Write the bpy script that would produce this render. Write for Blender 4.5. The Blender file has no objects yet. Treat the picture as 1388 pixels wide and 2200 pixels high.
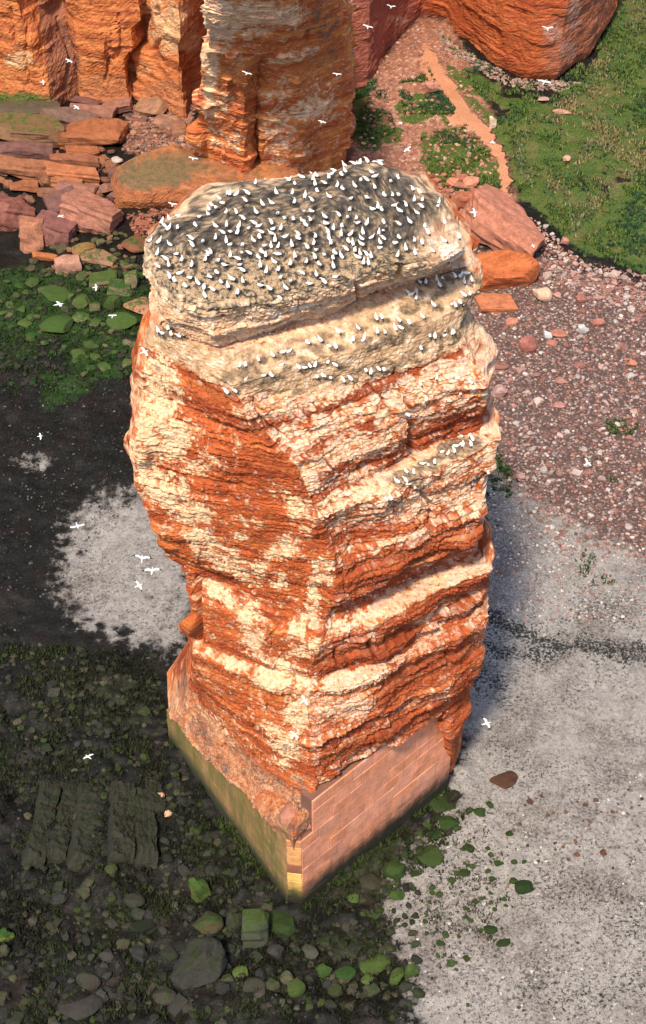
import bpy, bmesh, math, random
import numpy as np
from mathutils import Vector, Matrix

# ------------------------------------------------------------------ camera, sky, sun, exposure
SC = bpy.context.scene
COL = SC.collection
FPX, PITCH, CAMH = 3400.0, math.radians(44.0), 90.0      # focal length in photo pixels (1388 x 2200)
cam_d = bpy.data.cameras.new('camera')
cam = bpy.data.objects.new('camera', cam_d); COL.objects.link(cam)
cam.location = (0, 0, CAMH)
cam.rotation_euler = (math.pi/2 - PITCH, 0, 0)
cam_d.sensor_fit = 'VERTICAL'; cam_d.sensor_height = 36.0
cam_d.lens = 36.0*FPX/2200.0
cam_d.clip_start = 0.5; cam_d.clip_end = 6000
SC.camera = cam

SUN_TO = Vector((-0.31, -0.951, 0)).normalized()            # horizontal direction towards the sun
SUN_EL = math.radians(58)
SKY_STRENGTH, SUN_STRENGTH, EXPOSURE = 0.145, 4.0, 0.45
w = bpy.data.worlds.new('World'); SC.world = w; w.use_nodes = True
nt = w.node_tree
sky = nt.nodes.new('ShaderNodeTexSky'); sky.sky_type = 'NISHITA'; sky.sun_disc = False
sky.sun_elevation = SUN_EL
sky.sun_rotation = math.atan2(SUN_TO.x, SUN_TO.y)
sky.air_density = 1.0; sky.dust_density = 2.0; sky.ozone_density = 1.0
bg = nt.nodes['Background']; bg.inputs['Strength'].default_value = SKY_STRENGTH
nt.links.new(sky.outputs[0], bg.inputs[0])
sd = bpy.data.lights.new('sun', 'SUN'); sd.energy = SUN_STRENGTH; sd.angle = math.radians(5.0); sd.color = (1.0, 0.86, 0.68)
sun = bpy.data.objects.new('sun', sd); COL.objects.link(sun)
sun_vec = Vector((SUN_TO.x*math.cos(SUN_EL), SUN_TO.y*math.cos(SUN_EL), math.sin(SUN_EL)))
sun.rotation_euler = sun_vec.to_track_quat('Z', 'Y').to_euler()
sun.location = (-60, -40, 120)
vs = SC.view_settings
vs.view_transform = 'Standard'; vs.look = 'None'; vs.gamma = 1.0; vs.exposure = EXPOSURE; vs.use_curve_mapping = False

# ------------------------------------------------------------------ photo <-> place
_cp, _sp = math.cos(PITCH), math.sin(PITCH)
def at(x, y, z=0.0):
    """point of the place at height z that the photograph shows at (x, y)"""
    u, v = (x-694)/FPX, (1100-y)/FPX
    dy, dz = _cp + v*_sp, -_sp + v*_cp
    k = (CAMH-z)/(-dz)
    return np.array([u*k, dy*k, z])
def zat(x, y, Y):
    u, v = (x-694)/FPX, (1100-y)/FPX
    dy, dz = _cp + v*_sp, -_sp + v*_cp
    return CAMH + dz*Y/dy
def proj(P):
    P = np.asarray(P)
    X, Y, Z = P[..., 0], P[..., 1], P[..., 2]-CAMH
    k = Y*_cp - Z*_sp
    return 694 + FPX*X/k, 1100 - FPX*(Y*_sp + Z*_cp)/k
def pxm(P):                                                 # photo pixels per metre at P
    return FPX/(P[1]*_cp - (P[2]-CAMH)*_sp)

# ------------------------------------------------------------------ noise
_rng = np.random.RandomState(7)
_perm = _rng.permutation(256).astype(np.int32); _perm = np.concatenate([_perm, _perm, _perm])
_grad = _rng.normal(size=(256, 3)).astype(np.float32); _grad /= np.linalg.norm(_grad, axis=1)[:, None]
def perlin(P, seed=0):
    P = np.asarray(P, dtype=np.float32) + np.float32(seed*17.31)
    i = np.floor(P).astype(np.int32); f = P - i; i &= 255
    u = f*f*f*(f*(f*6-15)+10)
    out = 0
    for a in (0, 1):
        wa = u[:, 0] if a else 1-u[:, 0]
        pa = _perm[i[:, 0]+a]
        for b in (0, 1):
            wb = wa*(u[:, 1] if b else 1-u[:, 1])
            pb = _perm[pa + i[:, 1]+b]
            for c in (0, 1):
                g = _grad[_perm[pb + i[:, 2]+c]]
                d = g[:, 0]*(f[:, 0]-a) + g[:, 1]*(f[:, 1]-b) + g[:, 2]*(f[:, 2]-c)
                out = out + d*wb*(u[:, 2] if c else 1-u[:, 2])
    return out*1.6
def fbm(P, oct=4, seed=0, gain=0.5):
    P = np.asarray(P, dtype=np.float32); s = 0; a = 1.0; n = 0
    for k in range(oct):
        s = s + a*perlin(P*(2.03**k), seed+k*3); n += a; a *= gain
    return s/n*1.3
def hash1(*ids):
    h = np.zeros_like(ids[0], dtype=np.int64)
    for k, i in enumerate(ids):
        h = (h*374761393 + i.astype(np.int64)*668265263 + 1274126177*(k+1)) & 0xffffffff
        h = ((h ^ (h >> 13))*1274126177) & 0xffffffff
    return ((h ^ (h >> 16)) & 0xffff)/65535.0
def sstep(a, b, x):
    t = np.clip((x-a)/(b-a), 0, 1); return t*t*(3-2*t)
def ell(u, v, blobs):
    """soft union of ellipses (cx, cy, rx, ry, angle, weight) on the photo plane"""
    m = np.zeros_like(u)
    for b in blobs:
        cx, cy, rx, ry = b[:4]; an = math.radians(b[4]) if len(b) > 4 else 0; wt = b[5] if len(b) > 5 else 1
        c, s = math.cos(an), math.sin(an)
        du, dv = u-cx, v-cy
        d2 = ((du*c+dv*s)/rx)**2 + ((-du*s+dv*c)/ry)**2
        m = np.maximum(m, wt*np.exp(-0.7*d2*d2))
    return m
def band(u, v, pts, wd):
    """soft stroke along a polyline"""
    best = np.full_like(u, 1e9)
    for (x0, y0), (x1, y1) in zip(pts[:-1], pts[1:]):
        dx, dy = x1-x0, y1-y0
        t = np.clip(((u-x0)*dx+(v-y0)*dy)/(dx*dx+dy*dy), 0, 1)
        best = np.minimum(best, (u-x0-t*dx)**2+(v-y0-t*dy)**2)
    return np.exp(-best/(wd*wd))
def sdpoly(u, v, pts):
    """signed distance to a polygon, positive inside"""
    best = np.full_like(u, 1e9); ins = np.zeros(u.shape, bool)
    n = len(pts)
    for k in range(n):
        x0, y0 = pts[k]; x1, y1 = pts[(k+1) % n]
        dx, dy = x1-x0, y1-y0
        t = np.clip(((u-x0)*dx+(v-y0)*dy)/(dx*dx+dy*dy+1e-9), 0, 1)
        best = np.minimum(best, (u-x0-t*dx)**2+(v-y0-t*dy)**2)
        if y0 != y1:
            c = ((y0 > v) != (y1 > v)) & (u < dx*(v-y0)/dy + x0)
            ins ^= c
    d = np.sqrt(best)
    return np.where(ins, d, -d)
def inpoly(u, v, pts, soft):
    return sstep(-soft, soft, sdpoly(u, v, pts))

# ------------------------------------------------------------------ mesh helpers
def tag(o, label=None, cat=None, group=None, kind=None):
    if label: o['label'] = label
    if cat: o['category'] = cat
    if group: o['group'] = group
    if kind: o['kind'] = kind
    return o
def link(name, me, mat=None, parent=None, loc=None):
    o = bpy.data.objects.new(name, me)
    if me is not None and mat is not None and not me.materials: me.materials.append(mat)
    COL.objects.link(o)
    if parent is not None: o.parent = parent
    if loc is not None: o.location = loc
    return o
def np_mesh(name, V, F, cols=None, smooth=True):
    """V (n,3), F (m,3|4) arrays; cols {attribute: (n,4)}"""
    me = bpy.data.meshes.new(name)
    V = np.asarray(V, np.float32); F = np.asarray(F, np.int32)
    k = F.shape[1]
    me.vertices.add(len(V)); me.vertices.foreach_set('co', V.ravel())
    me.loops.add(F.size); me.loops.foreach_set('vertex_index', F.ravel())
    me.polygons.add(len(F))
    me.polygons.foreach_set('loop_start', np.arange(0, F.size, k, dtype=np.int32))
    me.polygons.foreach_set('loop_total', np.full(len(F), k, np.int32))
    me.polygons.foreach_set('use_smooth', np.full(len(F), bool(smooth)))
    me.update(calc_edges=True)
    for nm, c in (cols or {}).items():
        a = me.color_attributes.new(nm, 'FLOAT_COLOR', 'POINT')
        c = np.asarray(c, np.float32)
        if c.shape[1] == 3: c = np.concatenate([c, np.ones((len(c), 1), np.float32)], 1)
        a.data.foreach_set('color', c.ravel())
    me.validate()
    return me
def grid_faces(nr, nc, wrap=False):
    r = np.arange(nr-1)[:, None]; c = np.arange(nc if wrap else nc-1)[None, :]
    c2 = (c+1) % nc
    return np.stack([r*nc+c, r*nc+c2, (r+1)*nc+c2, (r+1)*nc+c], -1).reshape(-1, 4)
def vnormals(G, wrap=False):
    """normals of a grid of points (rows, cols, 3)"""
    dr = np.gradient(G, axis=0)
    if wrap: dc = (np.roll(G, -1, 1)-np.roll(G, 1, 1))/2
    else: dc = np.gradient(G, axis=1)
    n = np.cross(dr, dc); n /= np.linalg.norm(n, axis=-1, keepdims=True)+1e-9
    return n
def resample(P, n):
    P = np.asarray(P, float); d = np.r_[0, np.cumsum(np.linalg.norm(np.diff(P, axis=0), axis=1))]
    t = np.linspace(0, d[-1], n)
    return np.stack([np.interp(t, d, P[:, k]) for k in range(3)], 1)
def mix(a, b, t):
    t = np.asarray(t)[..., None]
    return np.asarray(a)*(1-t) + np.asarray(b)*t

# ------------------------------------------------------------------ materials
def nodes(mat):
    mat.use_nodes = True; n = mat.node_tree
    return n, n.nodes, n.links, n.nodes['Principled BSDF']
def add(n, typ, **kw):
    x = n.nodes.new(typ)
    for k, v in kw.items():
        if k.startswith('i_'):
            x.inputs[k[2:].replace('_', ' ')].default_value = v
        else: setattr(x, k, v)
    return x
def mathn(n, op, a, b=None, c=None, clamp=False):
    m = n.nodes.new('ShaderNodeMath'); m.operation = op; m.use_clamp = clamp
    for k, v in enumerate((a, b, c)):
        if v is None: continue
        if isinstance(v, (int, float)): m.inputs[k].default_value = v
        else: n.links.new(v, m.inputs[k])
    return m.outputs[0]
def mixn(n, fac, a, b, typ='MIX'):
    m = n.nodes.new('ShaderNodeMix'); m.data_type = 'RGBA'; m.blend_type = typ
    for s, v in ((m.inputs[0], fac), (m.inputs[6], a), (m.inputs[7], b)):
        if isinstance(v, (int, float)): s.default_value = v
        elif isinstance(v, tuple): s.default_value = v if len(v) == 4 else v+(1,)
        else: n.links.new(v, s)
    return m.outputs[2]
def noisen(n, scale, detail=4, rough=0.55, vec=None, out='Fac'):
    x = add(n, 'ShaderNodeTexNoise'); x.inputs['Scale'].default_value = scale
    x.inputs['Detail'].default_value = detail; x.inputs['Roughness'].default_value = rough
    if vec is not None: n.links.new(vec, x.inputs['Vector'])
    return x.outputs[out]
def ramp(n, fac, a, b, va=0.0, vb=1.0):
    m = add(n, 'ShaderNodeMapRange'); m.interpolation_type = 'SMOOTHSTEP'
    n.links.new(fac, m.inputs[0])
    for k, v in zip((1, 2, 3, 4), (a, b, va, vb)): m.inputs[k].default_value = v
    return m.outputs[0]
def bumpn(n, h, strength, dist, base=None):
    b = add(n, 'ShaderNodeBump'); b.inputs['Strength'].default_value = strength; b.inputs['Distance'].default_value = dist
    n.links.new(h, b.inputs['Height'])
    if base is not None: n.links.new(base, b.inputs['Normal'])
    return b.outputs[0]
def plain(name, col, rough=0.7, spec=0.3):
    m = bpy.data.materials.new(name); n, N, L, B = nodes(m)
    o = add(n, 'ShaderNodeTexNoise'); o.inputs['Scale'].default_value = 6.0
    c = mixn(n, ramp(n, o.outputs['Fac'], 0.3, 0.7), tuple(x*0.85 for x in col), tuple(min(1, x*1.1) for x in col))
    L.new(c, B.inputs['Base Color']); B.inputs['Roughness'].default_value = rough; B.inputs['Specular IOR Level'].default_value = spec
    return m
def rock_mat(name, attr='tint', fine=1.0):
    """vertex tint broken up by fine grain, bedding streaks and relief"""
    m = bpy.data.materials.new(name); n, N, L, B = nodes(m)
    a = add(n, 'ShaderNodeAttribute'); a.attribute_name = attr
    tc = add(n, 'ShaderNodeTexCoord'); ob = tc.outputs['Object']
    mp = add(n, 'ShaderNodeMapping'); mp.inputs['Scale'].default_value = (1.0, 1.0, 5.0); L.new(ob, mp.inputs[0])
    n1 = noisen(n, 2.2*fine, 6, 0.65, mp.outputs[0])
    n2 = noisen(n, 9.0*fine, 4, 0.7, ob)
    v = mathn(n, 'ADD', mathn(n, 'MULTIPLY', n1, 0.9), mathn(n, 'MULTIPLY', n2, 0.75))
    f = ramp(n, v, 0.45, 1.15, 0.55, 1.38)
    cm = add(n, 'ShaderNodeCombineColor'); [L.new(f, cm.inputs[k]) for k in range(3)]
    c = mixn(n, 1.0, a.outputs['Color'], cm.outputs[0], 'MULTIPLY')
    L.new(c, B.inputs['Base Color'])
    B.inputs['Roughness'].default_value = 0.88; B.inputs['Specular IOR Level'].default_value = 0.2
    b = bumpn(n, n1, 0.8, 0.16); b = bumpn(n, n2, 0.7, 0.07, b)
    L.new(b, B.inputs['Normal'])
    return m
# ------------------------------------------------------------------ the sea stack
M_STACK = rock_mat('stack_rock')
M_CLIFF = rock_mat('cliff_rock', fine=0.7)

def beds(P, s, seed, specs):
    """bedded, jointed sandstone: offsets constant on a block of a bed. specs (bed height, block length, amplitude)"""
    z = P[:, 2]; out = np.zeros(len(P)); edge = np.zeros(len(P))
    warp = fbm(P*0.22, 3, seed+5)
    for k, (h, l, amp) in enumerate(specs):
        q = (z + 0.16*warp*min(1, h*2))/h
        q = q + 0.4*np.sin(q*1.3+seed) + 0.23*np.sin(q*2.9)
        i = np.floor(q)
        jit = hash1(i, i*0+seed+k)
        ql = s/l*(0.6+0.8*jit) + jit*37 + 0.25*fbm(P*(0.9/l), 2, seed+k+9)
        j = np.floor(ql)
        am = amp*np.clip(0.45+1.5*fbm(P*(0.25+0.12*k), 2, seed+k+50), 0.08, 1.2)
        out += am*((hash1(i, j, i*0+seed*7+k)-0.5)*1.1 + (hash1(i, i*0+k+91)-0.5)*1.2)
        fz, fl = q-i, ql-j
        dz = np.minimum(fz, 1-fz)*h; dl = np.minimum(fl, 1-fl)*l
        crev = np.maximum(np.exp(-(dz/0.05)**2)*(hash1(i, i*0+3) > .35), np.exp(-(dl/0.05)**2)*(hash1(i, j, i*0+5) > .45))
        edge = np.maximum(edge, crev*(hash1(i, j) > 0.3)*np.clip(am/amp*1.2-.25, 0, 1))
        out -= am*0.45*crev
    return out, edge

LEDGE = {
 'r': [(944, 612), (950, 598), (915, 607), (883, 635), (893, 627), (977, 595), (991, 592), (1014, 603), (1008, 633), (932, 658), (970, 656), (997, 656), (905, 681)],
 'm': [(821, 684), (857, 690), (879, 694), (862, 706), (662, 738), (688, 732), (720, 745), (727, 716), (768, 706), (760, 730), (783, 726), (810, 715), (933, 722), (955, 722), (972, 712), (902, 748)],
 'l': [(342, 712), (350, 717), (385, 724), (528, 784), (525, 820), (555, 774), (585, 764), (607, 760), (606, 786), (568, 808), (652, 792), (675, 785), (502, 842), (706, 780), (785, 797), (812, 793), (682, 812), (692, 808), (737, 816)],
 's': [(940, 814), (985, 816), (1008, 821), (903, 825), (988, 847), (916, 859), (874, 891)],
 'b': [(1014, 944), (990, 937), (992, 956), (1012, 955), (976, 970), (963, 976), (933, 995), (908, 999), (872, 1013), (854, 1035), (890, 1046), (840, 1070), (806, 1105), (1048, 1016), (1014, 1040)]}
_rl = random.Random(77)
for k in 'rmlb':                                                  # neighbours that share the ledge
    LEDGE[k] += [(x+_rl.choice((-1, 1))*_rl.uniform(11, 19), y+_rl.uniform(-5, 5)) for x, y in LEDGE[k] if _rl.random() < .6]
LEDGE_BIRDS = [p for k in 'rmlb' for p in LEDGE[k]]
A = at(632, 1965); B_ = at(962, 1692); C_ = at(368, 1600)      # the three seaward corners of the retaining wall
Y0 = A[1]
# each contour: corner pixel, how far behind the wall corner it stands, left part from the left outline, right part to the right outline
LEV = [
 ((445, 645), 4.0, [(316, 540), (345, 590), (385, 625)], [(560, 630), (680, 612), (762, 590), (850, 566), (905, 562), (960, 548), (990, 522)]),
 ((450, 680), 3.9, [(318, 590), (345, 632), (390, 662)], [(560, 662), (680, 640), (765, 617), (850, 590), (920, 580), (985, 548)]),
 ((462, 725), 3.8, [(330, 650), (360, 685), (400, 705)], [(560, 697), (660, 672), (770, 636), (850, 610), (930, 590), (985, 568)]),
 ((470, 750), 4.6, [(345, 688), (375, 710), (410, 727)], [(560, 722), (660, 692), (770, 655), (850, 628), (930, 603), (985, 585)]),
 ((474, 762), 3.7, [(338, 698), (370, 722), (410, 743)], [(560, 735), (660, 704), (770, 668), (860, 635), (940, 603), (1000, 577), (1018, 585)]),
 ((500, 838), 2.6, [(327, 738), (390, 778), (445, 812)], [(600, 805), (720, 765), (850, 722), (930, 692), (1005, 648), (1034, 612)]),
 ((520, 885), 2.4, [(306, 790), (380, 825), (450, 855)], [(620, 850), (740, 806), (855, 770), (930, 742), (978, 716), (984, 702)]),
 ((545, 925), 2.4, [(300, 835), (380, 862), (460, 895)], [(640, 892), (760, 848), (850, 812), (885, 795), (950, 772), (1010, 752)]),
 ((600, 975), 2.1, [(300, 900), (400, 925), (500, 955)], [(700, 933), (800, 898), (872, 866), (890, 856), (960, 838), (1046, 828)]),
 ((645, 1035), 1.9, [(287, 950), (380, 980), (500, 1012)], [(740, 995), (850, 952), (872, 938), (893, 908), (960, 895), (1040, 868)]),
 ((668, 1075), 1.9, [(288, 985), (400, 1017), (530, 1050)], [(760, 1035), (850, 998), (880, 975), (930, 950), (980, 930), (1030, 915)]),
 ((690, 1115), 1.75, [(287, 1030), (400, 1062), (540, 1088)], [(780, 1078), (860, 1045), (930, 1010), (1000, 972), (1064, 945)]),
 ((712, 1160), 2.0, [(303, 1080), (420, 1112), (560, 1138)], [(800, 1122), (900, 1078), (980, 1042), (1056, 1018)]),
 ((722, 1215), 2.0, [(345, 1145), (450, 1165), (580, 1192)], [(810, 1178), (900, 1138), (970, 1108), (1033, 1085)]),
 ((722, 1290), 2.2, [(356, 1192), (450, 1218), (590, 1258)], [(800, 1255), (880, 1222), (950, 1190), (1010, 1168)]),
 ((702, 1338), 2.2, [(405, 1238), (490, 1266), (600, 1305)], [(800, 1288), (900, 1240), (970, 1205), (1022, 1184)]),
 ((682, 1382), 1.6, [(410, 1285), (500, 1320), (600, 1352)], [(790, 1345), (850, 1322), (920, 1288), (990, 1255), (1057, 1222)]),
 ((672, 1425), 1.7, [(414, 1335), (500, 1368), (590, 1398)], [(760, 1392), (850, 1358), (930, 1322), (1000, 1285), (1042, 1258)]),
 ((668, 1460), 2.1, [(416, 1375), (500, 1408), (590, 1438)], [(760, 1422), (850, 1388), (930, 1350), (985, 1325), (1038, 1290)]),
 ((664, 1484), 1.6, [(415, 1405), (500, 1440), (590, 1468)], [(740, 1465), (850, 1418), (940, 1375), (985, 1350), (1042, 1318)]),
 ((662, 1535), 1.6, [(413, 1438), (490, 1478), (585, 1517)], [(760, 1512), (850, 1468), (930, 1428), (975, 1405), (1043, 1362)]),
 ((665, 1605), 1.6, [(410, 1455), (480, 1525), (580, 1590)], [(760, 1572), (860, 1528), (930, 1492), (970, 1470), (1032, 1425)]),
 ((680, 1688), 2.0, [(408, 1470), (470, 1545), (575, 1635)], [(760, 1640), (850, 1596), (925, 1552), (952, 1535), (1006, 1490)]),
]
# heights of ledge backs and undersides on the right face, relative to the corner
ZR = {4: -0.35, 5: 0.2, 7: 0.35, 8: 0.25, 9: 0.1, 10: -1.1, 11: 0.25, 14: 0.1, 15: -1.25, 16: 0.25, 17: 0.1, 18: -0.6, 19: 0.35}
lev = []
NL, NR, NB = 210, 330, 70
def contour(z, left, F, right, back=None, zr=None):
    zr = z if zr is None else zr
    l = [at(x, y, z) for x, y in left]; f = at(F[0], F[1], z); r = [at(x, y, z+(zr-z)*min(1, (k+1)/2)) for k, (x, y) in enumerate(right)]
    Lp, Rp = l[0], r[-1]
    if back is None:
        def away(p, k): d = p.copy(); d[2] = 0; d /= np.linalg.norm(d); return p + d*k
        bk = [Rp, away(Rp, 3.5)+[-.3, 0, 0], away(Rp, 7.5)+[-2.0, 0, 0], away(Lp, 8.0)+[3.0, 0, 0], away(Lp, 4)+[.3, 0, 0], Lp]
    else:
        bk = [Rp]+[at(x, y, z) for x, y in back]+[Lp]
    return np.concatenate([resample(l+[f], NL+1)[:-1], resample([f]+r, NR+1)[:-1], resample(bk, NB+1)[:-1]])
for k, (F, off, left, right) in enumerate(LEV):
    z = zat(F[0], F[1], Y0+off)
    back = [(962, 452), (940, 420), (870, 388), (838, 352), (780, 340), (700, 368), (610, 384), (520, 394), (470, 418), (440, 452), (350, 476), (318, 515)] if k == 0 else None
    lev.append((z, contour(z, left, F, right, back, z+ZR.get(k, 0))))
ZTOP = lev[0][0]; ZFOOT = lev[-1][0]
# rock plinth: spreads out on the left behind the wall, tucks in behind the masonry on the right, then goes to the ground
wr = (B_-A)/np.linalg.norm(B_-A); wl = (C_-A)/np.linalg.norm(C_-A)
nr_ = np.array([wr[1], -wr[0], 0]); nl_ = np.array([-wl[1], wl[0], 0])
if nl_[1] > 0: nl_ = -nl_
if nr_[1] > 0: nr_ = -nr_
def inner(z, d_r, ext):      # right part that hides behind the wall, then the free flank
    f = A + wr*1.6 - nr_*d_r; f = np.array([f[0], f[1], z])
    pts = [f, f+wr*6, f+wr*(12.0)]
    return pts, [at(x, y, z) for x, y in ext]
def low(z, leftpts, F, ext, d_r=1.2):
    l = [np.array([p[0], p[1], z]) for p in leftpts]; f = np.array([F[0], F[1], z])
    pts, ex = inner(z, d_r, ext)
    r = pts[1:]+ex; Lp, Rp = l[0], r[-1]
    def away(p, k): d = p.copy(); d[2] = 0; d /= np.linalg.norm(d); return p + d*k
    bk = [Rp, away(Rp, 3.5), away(Rp, 7.5)+[-2.0, 0, 0], away(Lp, 8.0)+[3.0, 0, 0], away(Lp, 4)+[.3, 0, 0], Lp]
    return np.concatenate([resample(l+[f], NL+1)[:-1], resample([f]+r, NR+1)[:-1], resample(bk, NB+1)[:-1]])
lp = lambda z, pts: [at(x, y, z) for x, y in pts]
lev.append((10.3, low(10.3, lp(10.3, [(404, 1440), (465, 1552), (560, 1640)]), at(668, 1708, 10.3), [(950, 1545), (1000, 1500)], 0.5)))
lev.append((9.3, low(9.3, lp(8.4, [(385, 1462), (440, 1560), (545, 1680)]), at(662, 1740, 9.3), [(958, 1560), (1000, 1520)], 0.7)))
lev.append((8.3, low(8.3, lp(6.6, [(354, 1495), (405, 1560), (500, 1675)]), A-(nr_+nl_)*.1, [(965, 1580), (998, 1535)])))
lev.append((6.0, low(6.0, [C_-nl_*.55+wl*.4, (A+C_)/2-nl_*.6], A-nl_*.5-nr_*.5, [(972, 1610), (994, 1560)])))
lev.append((3.0, low(3.0, [C_-nl_*.65+wl*.6, (A+C_)/2-nl_*.7], A-nl_*.9-nr_*.8, [(975, 1630), (990, 1590)])))
lev.append((-0.6, low(-0.6, [C_-nl_*.8+wl*.6, (A+C_)/2-nl_*.8], A-nl_*1.-nr_*.9, [(972, 1665), (990, 1612)])))
# the plinth top on the left drops away from the corner: shear those rows down along the wall
NTOT = NL+NR+NB
tl = np.concatenate([np.linspace(1, 0, NL), np.zeros(NR), np.linspace(0, 1, NB)])
for k in range(len(LEV), len(lev)):
    z, P = lev[k]
    drop = {10.3: 2.0, 9.3: 4.0, 8.3: 4.2, 6.0: 3.4, 3.0: 1.6, -0.6: 0.0}[z]
    P = P.copy(); P[:, 2] = z - drop*tl**0.8
    lev[k] = (z, P)

rows = []
cen = lev[0][1].mean(0)
rim = lev[0][1]
for s in np.linspace(0.0, 1.0, 90)[1:]:                          # the top, from its middle to the rim
    P = cen + (rim-cen)*s
    P = P.copy(); P[:, 2] = ZTOP + 0.25*(1-s**6) - 0.12
    rows.append(P)
ntop = len(rows)
for (z0, P0), (z1, P1) in zip(lev[:-1], lev[1:]):
    n = max(2, int(np.percentile(np.linalg.norm(P1-P0, axis=1)[:NL+NR], 70)/0.075))
    for t in np.linspace(0, 1, n+1)[1:]:
        rows.append(P0*(1-t)+P1*t)
G = np.array(rows); nr, nc = G.shape[:2]
# smooth the folds between contours a little along the height (a few passes, ledges keep their shape)
side = G[ntop-1:].copy()
for _ in range(3): side[1:-1] = side[1:-1]*0.5 + (side[:-2]+side[2:])*0.25
G[ntop-1:] = side
GB = G.copy()
# outward horizontal direction
tan = np.roll(G, -3, 1)-np.roll(G, 3, 1); out = np.stack([tan[..., 1], -tan[..., 0], 0*tan[..., 0]], -1)
out /= np.linalg.norm(out, axis=-1, keepdims=True)+1e-9
if (out[nr//2, NL, 1]) > 0: out = -out
P = G.reshape(-1, 3); O = out.reshape(-1, 3)
seg = np.linalg.norm(np.diff(G, axis=1, append=G[:, :1]), axis=-1)
S = (np.cumsum(seg, axis=1)).reshape(-1)
S = S - np.repeat(S.reshape(nr, nc)[:, NL], nc)                  # arc length from the front corner
rowid = np.repeat(np.arange(nr), nc)
istop = rowid < ntop-1
bd, crev = beds(P, S, 3, [(2.1, 6, 0.30), (0.75, 3.2, 0.24), (0.30, 2.4, 0.15), (0.14, 4.0, 0.075)])
rough_ = np.abs(fbm(P*np.array([2.6, 2.6, 4.0]), 3, 6))
lump = 0.20*fbm(P*0.35, 3, 1) + 0.09*fbm(P*1.3, 3, 2) + 0.07*fbm(P*np.array([5., 5, 7]), 3, 4) - 0.16*rough_ + .05
cu, cv = proj(P)
# calmer, smooth faces on the left flank; rugged bands on the right
calm = ell(cu, cv, [(480, 1420, 90, 120), (560, 1130, 90, 60, 20), (590, 1020, 60, 50, 30), (450, 1330, 50, 90), (420, 820, 90, 60, 30, .6)])
sl1 = inpoly(cu, cv, [(335, 695), (474, 762), (600, 728), (770, 668), (1000, 577), (1040, 600), (1025, 690), (860, 790), (640, 845), (500, 838), (325, 740)], 10)
calm = np.maximum(calm, sl1*1.2)
rug = inpoly(cu, cv, [(725, 1160), (1060, 1020), (1060, 1420), (1000, 1560), (690, 1690), (668, 1480), (722, 1300)], 20)
fr0 = inpoly(cu, cv, [(500, 838), (560, 915), (645, 1010), (692, 1125), (722, 1215), (722, 1300), (668, 1460), (664, 1600), (690, 1700), (930, 1560), (970, 1440), (1030, 1300), (1100, 1200), (1100, 500), (780, 640), (470, 752)], 12)
big, _c = beds(P, S, 8, [(3.1, 9, 0.5), (1.25, 5, 0.36)])
disp = bd*(1-0.65*calm+0.3*rug) + lump*(1-0.3*calm+.25*rug) + 0.85*np.minimum(big, .30)*fr0*(1-calm)
# upright joints
def joint(pts, wd, dep): return -dep*band(cu, cv, pts, wd)
disp += joint([(768, 610), (772, 650), (778, 668)], 3.5, .5) + joint([(872, 860), (885, 900), (884, 980)], 4, .6) + joint([(850, 795), (868, 850)], 3.5, .35)
disp += joint([(876, 530), (862, 570), (856, 610)], 5, .5) + joint([(722, 1395), (722, 1420)], 2.5, .5) + joint([(790, 1370), (792, 1395)], 3, .5)
disp += joint([(548, 860), (560, 900), (612, 940)], 3.5, .3) + joint([(905, 1060), (932, 1090), (925, 1130)], 4, .5) + joint([(960, 1395), (962, 1430)], 3, .4)
disp += joint([(425, 1245), (430, 1330), (432, 1380)], 4, .5)
# noses and blocks that stand out
disp += 0.7*ell(cu, cv, [(408, 1345, 16, 18)]) + 0.3*ell(cu, cv, [(795, 1385, 30, 22), (960, 1470, 44, 22, -15)]) + 0.5*ell(cu, cv, [(310, 960, 22, 36)])
disp -= 0.3*ell(cu, cv, [(880, 1440, 90, 36, -25)])
low_w = sstep(0.5, 8.0, P[:, 2])                                  # quieter behind the masonry
inside = ((np.arange(nr*nc) % nc) > NL-25) & (P[:, 2] < 8.2)
disp = np.where(inside, np.minimum(disp, 0.0)*0.3, disp)
disp = np.where(rowid < ntop, disp*np.clip((rowid-ntop+12)/12.0, 0, 1), disp)
P2 = P + O*disp[:, None]
# relief up and down: nest mounds on the top, rubble on the ledges
up = 0.10*fbm(P*1.1, 3, 11) + 0.10*fbm(P*3.2, 3, 12)
plz = inpoly(cu, cv, [(340, 1480), (420, 1430), (470, 1540), (570, 1625), (650, 1700), (690, 1800), (600, 1830), (340, 1560)], 10)
P2[:, 2] += np.where(istop, up*1.3+.10*fbm(P*7, 2, 14), 0.35*up*low_w + plz*2.6*up)
G2 = P2.reshape(nr, nc, 3)
N = vnormals(G2, True); 
if N[5, 10, 2] < 0: N = -N
nz = N[..., 2].reshape(-1)
# smoothed slope: what is a ledge at the scale of a bird
nzs = nz.reshape(nr, nc).copy()
for _ in range(6):
    nzs[1:-1] = (nzs[:-2]+nzs[1:-1]*2+nzs[2:])/4
    nzs = (np.roll(nzs, 1, 1)+2*nzs+np.roll(nzs, -1, 1))/4
nzs = nzs.reshape(-1)

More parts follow.
